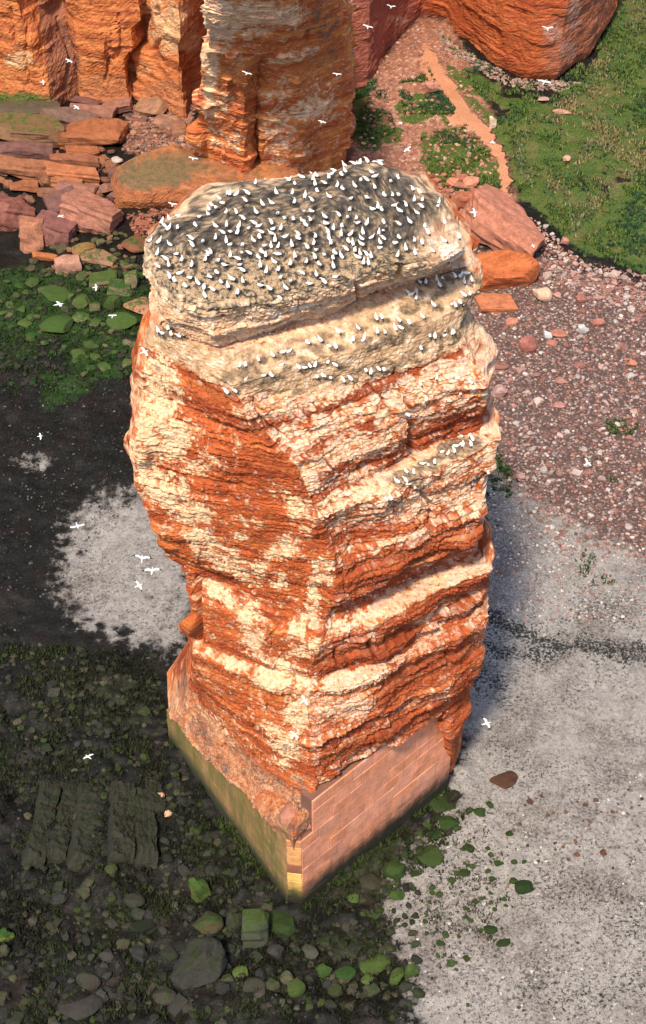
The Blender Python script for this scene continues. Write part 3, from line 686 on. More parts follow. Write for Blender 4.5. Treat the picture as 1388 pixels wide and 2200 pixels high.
s1 = [(0, 0), (0, .2), (0, .3), (0, .3), (-.4, .0), (-.4, 0), (0, 0), (0, .4), (0, .3), (0.1, .5), (0, 0), (0, .3), (0, .3), (.2, .2), (0, 0), (0, 0), (0, 0), (0, 0), (0, 0), (0, 0), (0, 0)]
s2 = [(0, 0), (0, .2), (-.5, .4), (-1, .2), (-1.2, .2), (-.8, 0), (-.4, .2), (-.2, .6), (.2, .9), (1.2, .8), (2.2, .2), (1.5, .5), (0, .8), (0, .8), (.4, .4), (.3, .4), (0, .3), (0, 0), (0, 0), (0, 0), (0, 0)]
s3 = [(0, 0), (0, 0), (-.8, .2), (-1.6, 0), (-2.0, 0), (-1.2, -.3), (-1, -.2), (-.6, .4), (.2, .6), (2.4, 1.0), (3.0, 1.3), (1.8, 1.6), (.5, 2.0), (.4, 2.2), (1.2, 2.6), (1, 2.4), (0, 1.5), (0, 0), (0, 0), (0, 0), (0, 0)]
clf = [ctr(-1, foot, z0), ctr(3, foot, z0), ctr(5.4, foot, s1), ctr(6.6, foot, s2), ctr(9, foot, s2), ctr(10.2, foot, s3), ctr(18, foot, s3), ctr(34, foot, s3)]
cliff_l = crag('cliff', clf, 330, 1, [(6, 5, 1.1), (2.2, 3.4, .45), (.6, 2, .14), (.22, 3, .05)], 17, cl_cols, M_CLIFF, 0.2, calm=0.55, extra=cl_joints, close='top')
tag(cliff_l, kind='structure'); cliff_l['label'] = 'orange sandstone cliff on the left with joints and an overhang'
# --- bluff on the right and the shaded wall of the gully
def br_cols(P, u, v, nz, cr):
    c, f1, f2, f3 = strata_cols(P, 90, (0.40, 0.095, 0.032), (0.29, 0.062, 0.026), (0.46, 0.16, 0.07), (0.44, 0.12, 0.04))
    c = mix(c, (0.28, 0.095, 0.07), inpoly(u, v, [(730, -60), (960, -60), (900, 10), (950, 60), (860, 120), (800, 240), (720, 240)], 16)*.85)  # shade on the gully wall, painted into the rock colour
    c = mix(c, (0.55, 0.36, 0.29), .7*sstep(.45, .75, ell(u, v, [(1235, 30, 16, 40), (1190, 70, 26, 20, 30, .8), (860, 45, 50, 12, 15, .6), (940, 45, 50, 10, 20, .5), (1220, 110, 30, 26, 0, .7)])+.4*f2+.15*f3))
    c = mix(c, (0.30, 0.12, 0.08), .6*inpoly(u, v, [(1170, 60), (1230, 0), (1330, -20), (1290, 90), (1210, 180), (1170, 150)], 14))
    return mix(c, (0.16, 0.04, 0.02), .5*np.clip(cr, 0, 1))
bf = [(700, 190), (752, 205), (792, 196), (822, 150), (860, 95), (905, 60), (950, 68), (985, 112), (1060, 170), (1125, 198), (1185, 198), (1245, 160), (1292, 90), (1320, 15), (1345, -80), (1380, -200)]
z0 = [(0, 0)]*len(bf)
b1 = [(0, 0), (0, 0), (0, .2), (0, 0), (0, 0), (0, .2), (0, .8), (.2, 1.0), (.3, 1.1), (.3, 1.2), (.4, 1.1), (.6, .8), (.7, .4), (.6, .2), (.4, 0), (0, 0)]
b2 = [(0, 0), (0, .0), (0, .2), (0, 0), (0, .2), (0, .6), (0, 1.2), (.2, 1.4), (.3, 1.6), (.3, 1.6), (.4, 1.5), (.8, 1.0), (1., .5), (.8, .2), (.6, 0), (0, 0)]
b3 = [(0, -2), (0, -2), (0, -2), (0, -2), (0, -2), (0, -1), (0, -.2), (.2, 0), (.3, 0), (.3, 0), (.2, 0), (.2, 0), (.2, 0), (.2, 0), (.2, 0), (0, 0)]
blf = [ctr(-1, bf, z0), ctr(1.0, bf, z0), ctr(3.0, bf, b1), ctr(7, bf, b2), ctr(13, bf, b2), ctr(32, bf, b3)]
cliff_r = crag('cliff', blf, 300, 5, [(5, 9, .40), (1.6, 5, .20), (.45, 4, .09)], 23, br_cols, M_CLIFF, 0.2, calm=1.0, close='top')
tag(cliff_r, kind='structure'); cliff_r['label'] = 'rounded deep orange bluff above the green slope'
# --- low wave-worn shelf between slabs and stack
def sh_cols(P, u, v, nz, cr):
    c, f1, f2, f3 = strata_cols(P, 110, (0.34, 0.12, 0.05), (0.25, 0.075, 0.035), (0.42, 0.20, 0.09), (0.40, 0.145, 0.05))
    return mix(c, (0.13, 0.10, 0.05), .9*sstep(.3, .9, .6*sstep(.4, .9, nz)+ell(u, v, [(340, 370, 90, 30, -8, .5), (270, 430, 40, 14, 0, .5)])+.4*f2-.1))
shelf = []
for z, pts in ((-.6, [(232, 415), (250, 455), (300, 455), (370, 450), (430, 452), (520, 462), (640, 480)]),
               (.9, [(236, 385), (252, 432), (300, 438), (370, 432), (430, 436), (520, 448), (640, 465)]),
               (1.9, [(240, 365), (262, 408), (310, 416), (370, 410), (430, 414), (520, 424), (640, 440)]),
               (2.4, [(262, 352), (285, 382), (320, 392), (370, 390), (430, 392), (520, 400), (640, 410)]),
               (2.9, [(300, 332), (320, 352), (345, 362), (375, 362), (430, 366), (520, 372), (640, 372)]),
               (3.1, [(370, 312), (380, 322), (395, 330), (410, 332), (440, 330), (520, 330), (640, 330)]),
               (0.5, [(390, 318), (395, 320), (400, 322), (420, 320), (440, 318), (520, 318), (640, 318)])):
    shelf.append(lv(z, pts))
rock_shelf = crag('rock_shelf', shelf, 150, 6, [(1.5, 5, .25), (.4, 2, .08)], 29, sh_cols, M_CLIFF, 0.12)
tag(rock_shelf, 'low smooth orange rock shelf with a dull green back beside the slab pile', 'rock')
# ------------------------------------------------------------------ ground sheet
def axis(lo, hi, step, far):
    core = np.arange(lo, hi+step, step); tail = [];  d = step; x = core[-1]
    while x < far: d *= 1.35; x += d; tail.append(x)
    head = []; d = step; x = core[0]
    while x > -far: d *= 1.35; x -= d; head.append(x)
    return np.r_[head[::-1], core, tail]
gx = axis(-44, 44, 0.27, 2500); gy = axis(45, 190, 0.27, 2500)
GX, GY = np.meshgrid(gx, gy)
P = np.stack([GX, GY, 0*GX], -1).reshape(-1, 3)
n_a = fbm(P*0.05, 3, 61); n_b = fbm(P*0.25, 4, 62); n_c = fbm(P*0.9, 4, 63); n_d = fbm(P*2.6, 3, 64)
u0, v0 = proj(P); vis = (P[:, 1] > 20)
u0 = np.where(vis, u0, -9999); v0 = np.where(vis, v0, 9999)
# heights: talus cone and meadow rise towards the bluff, dark rock flat is rough, the sand is flat
talus = inpoly(u0, v0, [(735, 480), (760, 230), (800, 180), (900, 60), (960, 80), (1090, 340), (1110, 430), (1000, 450), (900, 450)], 70)
mead = inpoly(u0, v0, [(960, 60), (1120, 150), (1250, 110), (1320, -60), (2600, -400), (2600, 600), (1388, 610), (1250, 570), (1160, 500), (1110, 430), (1060, 270)], 60)
sand_r = inpoly(u0, v0, [(965, 1720), (1000, 1450), (1040, 1150), (1060, 960), (1200, 1060), (1388, 1130), (2600, 1130), (2600, 3200), (930, 3200), (890, 2110), (850, 2030), (820, 1950), (900, 1830)], 90)
sand_l = inpoly(u0, v0, [(150, 1090), (230, 1050), (330, 1050), (430, 1100), (430, 1410), (340, 1400), (260, 1370), (170, 1340), (115, 1280), (130, 1180)], 70)
sand_l = np.maximum(sand_l, .7*ell(u0, v0, [(70, 990, 50, 26, 0, .8), (310, 1120, 90, 60)]))
peb = inpoly(u0, v0, [(985, 520), (1170, 545), (1388, 620), (2600, 700), (2600, 1200), (1388, 1200), (1220, 1110), (1060, 1000), (1020, 800)], 95)
peb = np.maximum(peb, inpoly(u0, v0, [(270, 230), (400, 210), (440, 300), (420, 330), (330, 340), (270, 330)], 20)*.9)
algae = ell(u0, v0, [(170, 660, 190, 80), (60, 650, 90, 90), (230, 770, 90, 50), (150, 830, 90, 40, -30, .8), (40, 740, 60, 60, 0, .7)])
olive = ell(u0, v0, [(230, 1500, 150, 100, 0, .7), (200, 1760, 150, 110, 0, .45), (330, 1990, 220, 90, 0, .5), (450, 1850, 90, 90, 0, .5), (800, 1850, 130, 110, -35, .8), (760, 2060, 130, 70, 0, .7), (960, 1730, 60, 50, 0, .7), (600, 2080, 160, 60, 0, .5)])
rough = np.clip(1-sand_r-sand_l-peb-mead-talus, 0, 1)*(v0 > 300)
lowl = rough*sstep(1380, 1560, v0)
H = 0.22*n_c*rough + 0.12*n_d*rough + 0.35*n_b*rough + lowl*(.75*np.abs(n_c)+.35*np.abs(n_d)+.5*n_b) + 0.06*n_c + 0.10*n_b
H += talus*(3.0*sstep(470, 60, v0) + 0.3*n_b) + mead*(2.0*sstep(620, 120, v0) + 0.25*n_b + 0.12*n_c)
H -= 0.25*np.clip(1-rough, 0, 1)*(v0 > 900)
farm = np.clip(1 - sstep(60, 200, np.abs(P[:, 0])), 0, 1)*(P[:, 1] > 0)*(P[:, 1] < 240)
P[:, 2] = H*farm
u, v = proj(P); u = u + 16*n_c + 10*n_d; v = v + 10*n_b + 8*n_d; u = np.where(vis, u, -9999); v = np.where(vis, v, 9999)
path = inpoly(u, v, [(915, 90), (950, 140), (985, 200), (1020, 245), (1062, 290), (1085, 340), (1102, 395), (1092, 425), (1072, 400), (1075, 350), (1045, 310), (1000, 300), (985, 270), (955, 250), (930, 195), (905, 150)], 9)
patch = ell(u, v, [(895, 235, 40, 30), (940, 215, 24, 20), (965, 250, 20, 22), (1000, 330, 50, 36), (1040, 380, 44, 40), (950, 350, 34, 30), (1060, 420, 40, 20), (840, 290, 26, 24, 0, .8), (920, 330, 16, 44), (770, 180, 26, 60), (790, 280, 40, 50, 0, .8)])
mead2 = np.clip(inpoly(u, v, [(920, 85), (990, 130), (1080, 190), (1180, 205), (1260, 165), (1300, 80), (1330, -60), (2600, -400), (2600, 600), (1388, 590), (1250, 545), (1170, 480), (1115, 420), (1095, 340), (1060, 280), (1000, 215)], 18), 0, 1)
bare = np.clip(.55*sstep(.15, .5, n_b+.6*n_c), 0, 1)*inpoly(u, v, [(1240, 260), (1400, 150), (1500, 620), (1250, 580), (1130, 470)], 60)
bare = np.maximum(bare, ell(u, v, [(1060, 230, 60, 14, 30, .7), (960, 120, 70, 14, 40, .9), (1200, 215, 50, 14, 0, .8), (1120, 205, 60, 12, 0, .7), (1340, 600, 60, 14, 0, 1), (1250, 580, 50, 16, 20, .9), (1150, 470, 40, 20, 30, .5), (1340, 330, 50, 100, 0, .25)]))
grass = np.maximum(mead2*(1-.95*bare), patch)
wrack = np.zeros(len(P))
for pts, wd, wt in (([(1040, 1340), (1120, 1352), (1200, 1372), (1300, 1385), (1400, 1400)], 13, 1), ([(1150, 1330), (1250, 1310), (1380, 1330)], 10, .6), ([(1050, 1385), (1110, 1400), (1180, 1400)], 16, .9), ([(1000, 1470), (1060, 1490), (1110, 1500)], 16, .7), ([(1020, 1440), (1090, 1455)], 12, .8), ([(1230, 1280), (1330, 1310), (1388, 1320)], 14, .55),
                    ([(1340, 1410), (1400, 1430)], 12, .9), ([(1060, 1600), (1100, 1640), (1180, 1660)], 20, .45), ([(1100, 1740), (1200, 1700), (1300, 1690)], 24, .35), ([(1180, 1900), (1300, 1950), (1388, 2010)], 50, .5), ([(1000, 1850), (960, 1960), (1020, 2080)], 60, .45), ([(1150, 2120), (1300, 2130), (1388, 2090)], 40, .55), ([(960, 1560), (1000, 1640)], 16, .5)):
    wrack = np.maximum(wrack, .72*wt*band(u, v+26*n_c+30*n_b, pts, wd*1.7))
sand = np.maximum(sand_r, sand_l*.80)
cool = ell(u, v, [(1150, 1230, 150, 110), (1090, 1380, 100, 60), (1000, 2160, 120, 60)])
m1 = np.stack([sand, grass, peb*(1-grass), np.maximum(algae, 0)], 1)
m2 = np.stack([path, wrack, olive, talus*(1-path)], 1)
def ground_mat():
    m = bpy.data.materials.new('shore_ground'); n, N, L, B = nodes(m)
    a1 = add(n, 'ShaderNodeAttribute'); a1.attribute_name = 'm1'; a2 = add(n, 'ShaderNodeAttribute'); a2.attribute_name = 'm2'
    s1 = add(n, 'ShaderNodeSeparateColor'); L.new(a1.outputs['Color'], s1.inputs[0]); s2 = add(n, 'ShaderNodeSeparateColor'); L.new(a2.outputs['Color'], s2.inputs[0])
    geo = add(n, 'ShaderNodeNewGeometry'); pos = geo.outputs['Position']
    nA = noisen(n, 0.35, 5, 0.6, pos); nB = noisen(n, 1.5, 6, 0.65, pos); nC = noisen(n, 6.0, 5, 0.7, pos); nS = noisen(n, 18.0, 3, 0.7, pos); nT = noisen(n, 0.9, 9, 0.78, pos)
    def thr(mask, lo=0.42, hi=0.58, k=1.2, kn=nT):      # ragged edge
        return ramp(n, mathn(n, 'ADD', mask, mathn(n, 'MULTIPLY', mathn(n, 'SUBTRACT', kn, 0.5), k)), lo, hi)
    # dark weed-covered rock flat
    c = mixn(n, ramp(n, nC, 0.35, 0.72), (0.004, 0.0045, 0.004), (0.018, 0.0175, 0.014))
    c = mixn(n, ramp(n, nA, 0.45, 0.65), c, mixn(n, ramp(n, nC, .3, .7), (0.007, 0.0055, 0.005), (0.025, 0.019, 0.016)))
    spk = ramp(n, nS, 0.66, 0.72); c = mixn(n, mathn(n, 'MULTIPLY', spk, 0.4), c, (0.12, 0.115, 0.10))
    c = mixn(n, mathn(n, 'MULTIPLY', thr(s2.outputs['Blue'], .4, .9), .75), c, mixn(n, ramp(n, nC, .3, .7), (0.010, 0.014, 0.006), (0.040, 0.048, 0.018)))
    c = mixn(n, mathn(n, 'MULTIPLY', thr(a1.outputs['Alpha'], .45, .85), .8), c, mixn(n, ramp(n, nC, .35, .7), (0.010, 0.022, 0.006), (0.035, 0.095, 0.014)))
    # sand
    vor = add(n, 'ShaderNodeTexVoronoi'); vor.inputs['Scale'].default_value = 3.3; L.new(pos, vor.inputs['Vector'])
    vs_ = add(n, 'ShaderNodeSeparateColor'); L.new(vor.outputs['Color'], vs_.inputs[0])
    sc = mixn(n, ramp(n, nB, 0.3, 0.7), (0.27, 0.252, 0.236), (0.41, 0.382, 0.352)); sc = mixn(n, ramp(n, nS, .35, .6), mixn(n, 0.6, sc, (0.05, 0.046, 0.042)), sc); sc = mixn(n, mathn(n, 'MULTIPLY', ramp(n, noisen(n, 0.16, 6, 0.7, pos), .47, .62), .6), sc, mixn(n, ramp(n, nC, .4, .62), (0.075, 0.062, 0.055), (0.23, 0.195, 0.175)))
    nD = noisen(n, 3.6, 5, 0.75, pos)
    dk = mathn(n, 'MULTIPLY', ramp(n, nD, 0.52, 0.60), ramp(n, nA, .34, .62, .2, .95)); sc = mixn(n, dk, sc, (0.055, 0.05, 0.046))
    nG = noisen(n, 4.6, 4, 0.85, pos); sp2 = mathn(n, 'MULTIPLY', ramp(n, nG, .50, .60), ramp(n, noisen(n, .16, 6, .7, pos), .40, .62, .05, .85)); sc = mixn(n, sp2, sc, (0.06, 0.052, 0.047))
    sp3 = mathn(n, 'MULTIPLY', ramp(n, nG, .42, .34), .55); sc = mixn(n, sp3, sc, (0.43, 0.41, 0.385))
    wh = ramp(n, nS, 0.69, 0.73); sc = mixn(n, mathn(n, 'MULTIPLY', wh, .8), sc, (0.6, 0.57, 0.53))
    c = mixn(n, thr(s1.outputs['Red'], .34, .68, 2.6), c, sc)
    # stones too small to pick apart
    pc = mixn(n, ramp(n, vs_.outputs[0], .2, .75), (0.19, 0.11, 0.09), (0.34, 0.235, 0.205)); pc = mixn(n, ramp(n, vs_.outputs[1], .82, .9), pc, (0.42, 0.36, 0.31))
    pc = mixn(n, ramp(n, vor.outputs['Distance'], .18, .5), pc, (0.09, 0.058, 0.05)); pc = mixn(n, ramp(n, nB, .5, .7), pc, mixn(n, .5, pc, (0.30, 0.27, 0.26)))
    c = mixn(n, thr(s1.outputs['Blue'], .35, .65, 1.6), c, pc)
    # talus and path
    tcx = mixn(n, ramp(n, nB, .3, .7), (0.20, 0.085, 0.055), (0.36, 0.17, 0.11)); tcx = mixn(n, ramp(n, vs_.outputs[1], .7, .9), tcx, (0.42, 0.24, 0.17))
    tcx = mixn(n, mathn(n, 'MULTIPLY', ramp(n, nC, .55, .75), .6), tcx, (0.08, 0.06, 0.05))
    c = mixn(n, thr(a2.outputs['Alpha'], .35, .65, .8), c, tcx)
    gc = mixn(n, ramp(n, nC, .3, .7), (0.022, 0.040, 0.010), (0.095, 0.145, 0.030)); gc = mixn(n, ramp(n, nA, .45, .7), gc, mixn(n, ramp(n, nC, .3, .7), (0.06, 0.065, 0.022), (0.17, 0.155, 0.055)))
    c = mixn(n, thr(s1.outputs['Green'], .40, .60, 1.5), c, gc)
    c = mixn(n, thr(s2.outputs['Red'], .35, .60, .9), c, mixn(n, ramp(n, nC, .3, .7), (0.40, 0.17, 0.09), (0.52, 0.26, 0.15)))
    c = mixn(n, thr(s2.outputs['Green'], .50, .60, 3.4, nG), c, mixn(n, ramp(n, nC, .4, .7), (0.012, 0.013, 0.013), (0.05, 0.05, 0.045)))
    L.new(c, B.inputs['Base Color'])
    L.new(mathn(n, 'ADD', mathn(n, 'MULTIPLY', thr(s1.outputs['Red']), .3), .5), B.inputs['Roughness']); B.inputs['Specular IOR Level'].default_value = 0.16
    b = bumpn(n, nC, 0.6, 0.08); b = bumpn(n, nT, 0.35, 0.15, b); L.new(bumpn(n, nS, .35, .04, b), B.inputs['Normal'])
    return m
M_GROUND = ground_mat()
ground = link('ground', np_mesh('ground', P, grid_faces(len(gy), len(gx)), {'m1': m1, 'm2': m2}), M_GROUND)
tag(ground, kind='structure')
# ------------------------------------------------------------------ boulders, slabs, loose stones
def hit(x, y):
    """nearest point of the stack seen at (x, y)"""
    m = np.nonzero((np.abs(SU-x) < 2.6) & (np.abs(SV-y) < 2.6))[0]
    if len(m) == 0: return None, None
    d = SDEP[m]; k = m[np.argmin(np.where(d < d.min()+0.4, (SU[m]-x)**2+(SV[m]-y)**2, 1e9))]
    return Vector(SP[k].tolist()), Vector(SN[k].tolist())
P_ground = P
def gz_np(xy):
    """ground height, bilinear on the ground grid"""
    Z = P_ground[:, 2].reshape(len(gy), len(gx))
    i = np.clip(np.searchsorted(gx, xy[:, 0])-1, 0, len(gx)-2); j = np.clip(np.searchsorted(gy, xy[:, 1])-1, 0, len(gy)-2)
    a = (xy[:, 0]-gx[i])/(gx[i+1]-gx[i]); b = (xy[:, 1]-gy[j])/(gy[j+1]-gy[j])
    return Z[j, i]*(1-a)*(1-b)+Z[j, i+1]*a*(1-b)+Z[j+1, i]*(1-a)*b+Z[j+1, i+1]*a*b
def gz(x, y): return float(gz_np(np.array([[x, y]]))[0])
def boulder_mat():
    m = bpy.data.materials.new('boulder'); n, N, L, B = nodes(m)
    oi = add(n, 'ShaderNodeObjectInfo'); geo = add(n, 'ShaderNodeNewGeometry'); pos = geo.outputs['Position']
    n1 = noisen(n, 1.3, 5, 0.65, pos); n2 = noisen(n, 7.0, 4, 0.7, pos)
    f = ramp(n, mathn(n, 'ADD', n1, mathn(n, 'MULTIPLY', n2, 0.8)), 0.5, 1.3, 0.55, 1.4)
    cm = add(n, 'ShaderNodeCombineColor'); [L.new(f, cm.inputs[k]) for k in range(3)]
    c = mixn(n, 1.0, oi.outputs['Color'], cm.outputs[0], 'MULTIPLY')
    sx = add(n, 'ShaderNodeSeparateXYZ'); L.new(geo.outputs['Normal'], sx.inputs[0])
    g = mathn(n, 'ADD', mathn(n, 'MULTIPLY', sx.outputs['Z'], 0.55), mathn(n, 'MULTIPLY', mathn(n, 'SUBTRACT', mathn(n, 'ADD', mathn(n, 'MULTIPLY', n1, .6), mathn(n, 'MULTIPLY', n2, .4)), 0.5), 3.0))
    g = mathn(n, 'ADD', g, mathn(n, 'SUBTRACT', oi.outputs['Alpha'], 0.85))
    gm = mathn(n, 'MULTIPLY', ramp(n, g, 0.0, 0.35), ramp(n, oi.outputs['Alpha'], 0.02, 0.2))
    gc = mixn(n, oi.outputs['Random'], (0.020, 0.060, 0.008), (0.055, 0.085, 0.016))
    gc = mixn(n, ramp(n, n2, .3, .7), mixn(n, .5, gc, (0.01, 0.02, 0.006)), gc)
    bw = add(n, 'ShaderNodeRGBToBW'); L.new(oi.outputs['Color'], bw.inputs[0]); lu = mathn(n, 'MINIMUM', mathn(n, 'MAXIMUM', mathn(n, 'MULTIPLY', bw.outputs[0], 13), .38), 1.25)
    cg = add(n, 'ShaderNodeCombineColor'); [L.new(lu, cg.inputs[k]) for k in range(3)]
    gc = mixn(n, 1.0, gc, cg.outputs[0], 'MULTIPLY')
    c = mixn(n, gm, c, gc)
    L.new(c, B.inputs['Base Color']); B.inputs['Roughness'].default_value = 0.85; B.inputs['Specular IOR Level'].default_value = 0.25
    b = bumpn(n, n1, 0.4, 0.12); L.new(bumpn(n, n2, 0.4, 0.05, b), B.inputs['Normal'])
    return m
M_BOULDER = boulder_mat()
rr = np.random.RandomState(11)
def cube_grid(cuts):
    bm = bmesh.new(); bmesh.ops.create_cube(bm, size=2.0)
    bmesh.ops.subdivide_edges(bm, edges=bm.edges[:], cuts=cuts, use_grid_fill=True)
    bm.verts.index_update()
    V = np.array([v.co[:] for v in bm.verts]); F = np.array([[v.index for v in f.verts] for f in bm.faces]); bm.free()
    return V, F
CG = {k: cube_grid(k) for k in (1, 2, 5, 9)}
def rock_mesh(kind, cuts, seed, dims=(1, 1, 1)):
    """half-unit stone; box: slab with chipped edges and bedding grooves, round: cut and worn boulder"""
    r = np.random.RandomState(seed); V, F = CG[cuts]; V = V.copy()
    if kind == 'round':
        V = V/np.linalg.norm(V, axis=1)[:, None]*(0.75+0.25*np.max(np.abs(V), axis=1, keepdims=True))
        ncut = 9; lo, hi = 0.55, 0.9
    else:
        V += r.uniform(-.14, .14, 3)*V[:, [1, 2, 0]]; ncut, lo, hi = (7, 0.95, 1.3) if cuts > 2 else (10, .8, 1.25)
    for _ in range(ncut):
        nv = r.normal(size=3); nv /= np.linalg.norm(nv); d = r.uniform(lo, hi)
        e = V@nv - d; V = V - np.maximum(e, 0)[:, None]*nv
    V *= 0.5
    D = V*np.array(dims)
    if cuts >= 5:
        nrm = V/np.linalg.norm(V, axis=1)[:, None]
        amp = 0.05*min(dims)
        V = V + nrm*((fbm(D*1.1+seed, 3, seed)*1.6)[:, None]*amp/np.array(dims)) 
        if kind == 'box':
            lay = (hash1(np.floor(D[:, 2]/0.32+.3*fbm(D*.5+seed, 2, seed)), np.zeros(len(V))+seed)-.5)*0.16
            sd_ = (np.max(np.abs(V[:, :2]), 1) > 0.4)
            V[:, :2] += (V[:, :2]*2*(lay*sd_)[:, None])/np.array(dims[:2])
    else:
        V = V*(1+0.10*r.uniform(-1, 1, (len(V), 1)))
    return np_mesh('stone', V, F, smooth=False)
LIB = {(k, c): [rock_mesh(k, c, 100+i+(50 if k == 'box' else 0)) for i in range(8)] for k in ('round', 'box') for c in (1, 2, 5)}
LIBNP = []
for i in range(8):
    m_ = LIB[('round' if i % 2 else 'box', 1)][i]; v_ = np.zeros(len(m_.vertices)*3, np.float32); m_.vertices.foreach_get('co', v_)
    LIBNP.append((v_.reshape(-1, 3).astype(float), np.array([p.vertices[:] for p in m_.polygons])))
def stone(name, x, y, wpx, hpx, yaw=0, kind='round', col=(.3, .1, .06), moss=0.0, label=None, cat='boulder', group=None, dep=None, big=False, tilt=(0, 0), lift=0.0, seed=None, sink=0.18):
    """a stone whose picture is about wpx x hpx photo pixels centred at (x, y)"""
    c0 = at(x, y+hpx*0.25, 0); z0 = gz(c0[0], c0[1]) + lift
    c0 = at(x, y+hpx*0.2, z0); s = pxm(c0)
    Lx = wpx/s; d = dep if dep else Lx*0.75
    # picture height = depth*sin + height*cos of the view angle
    ang = math.atan2(CAMH-z0, c0[1]); h = (hpx/s - d*math.sin(ang)*0.85)/math.cos(ang)
    if h < 0.25*Lx: h = 0.25*Lx; d = max((hpx/s - h*math.cos(ang))/(math.sin(ang)*.85), 0.3*Lx)
    sd_ = seed if seed is not None else int(x*7+y*13) % 997
    me = rock_mesh(kind, 9 if big else 5, sd_, (Lx, d, h)) if (wpx > 38 or big) else LIB[(kind, 2 if wpx > 16 else 1)][sd_ % 8]
    o = link(name, me, M_BOULDER)
    if not me.materials: me.materials.append(M_BOULDER)
    c = at(x, y, z0 + h*(0.5-sink)); 
    o.location = (c[0], c[1], z0 + h*(0.5-sink)); o.scale = (Lx*1.06, d*1.06, h*1.06)
    o.rotation_euler = (math.radians(tilt[0]), math.radians(tilt[1]), math.radians(yaw))
    o.color = (*col, moss)
    if label: tag(o, label, cat, group)
    return o
OR_, PK, PU, BR, DK = (.42, .15, .065), (.38, .18, .125), (.22, .105, .09), (.29, .15, .08), (.075, .06, .05)
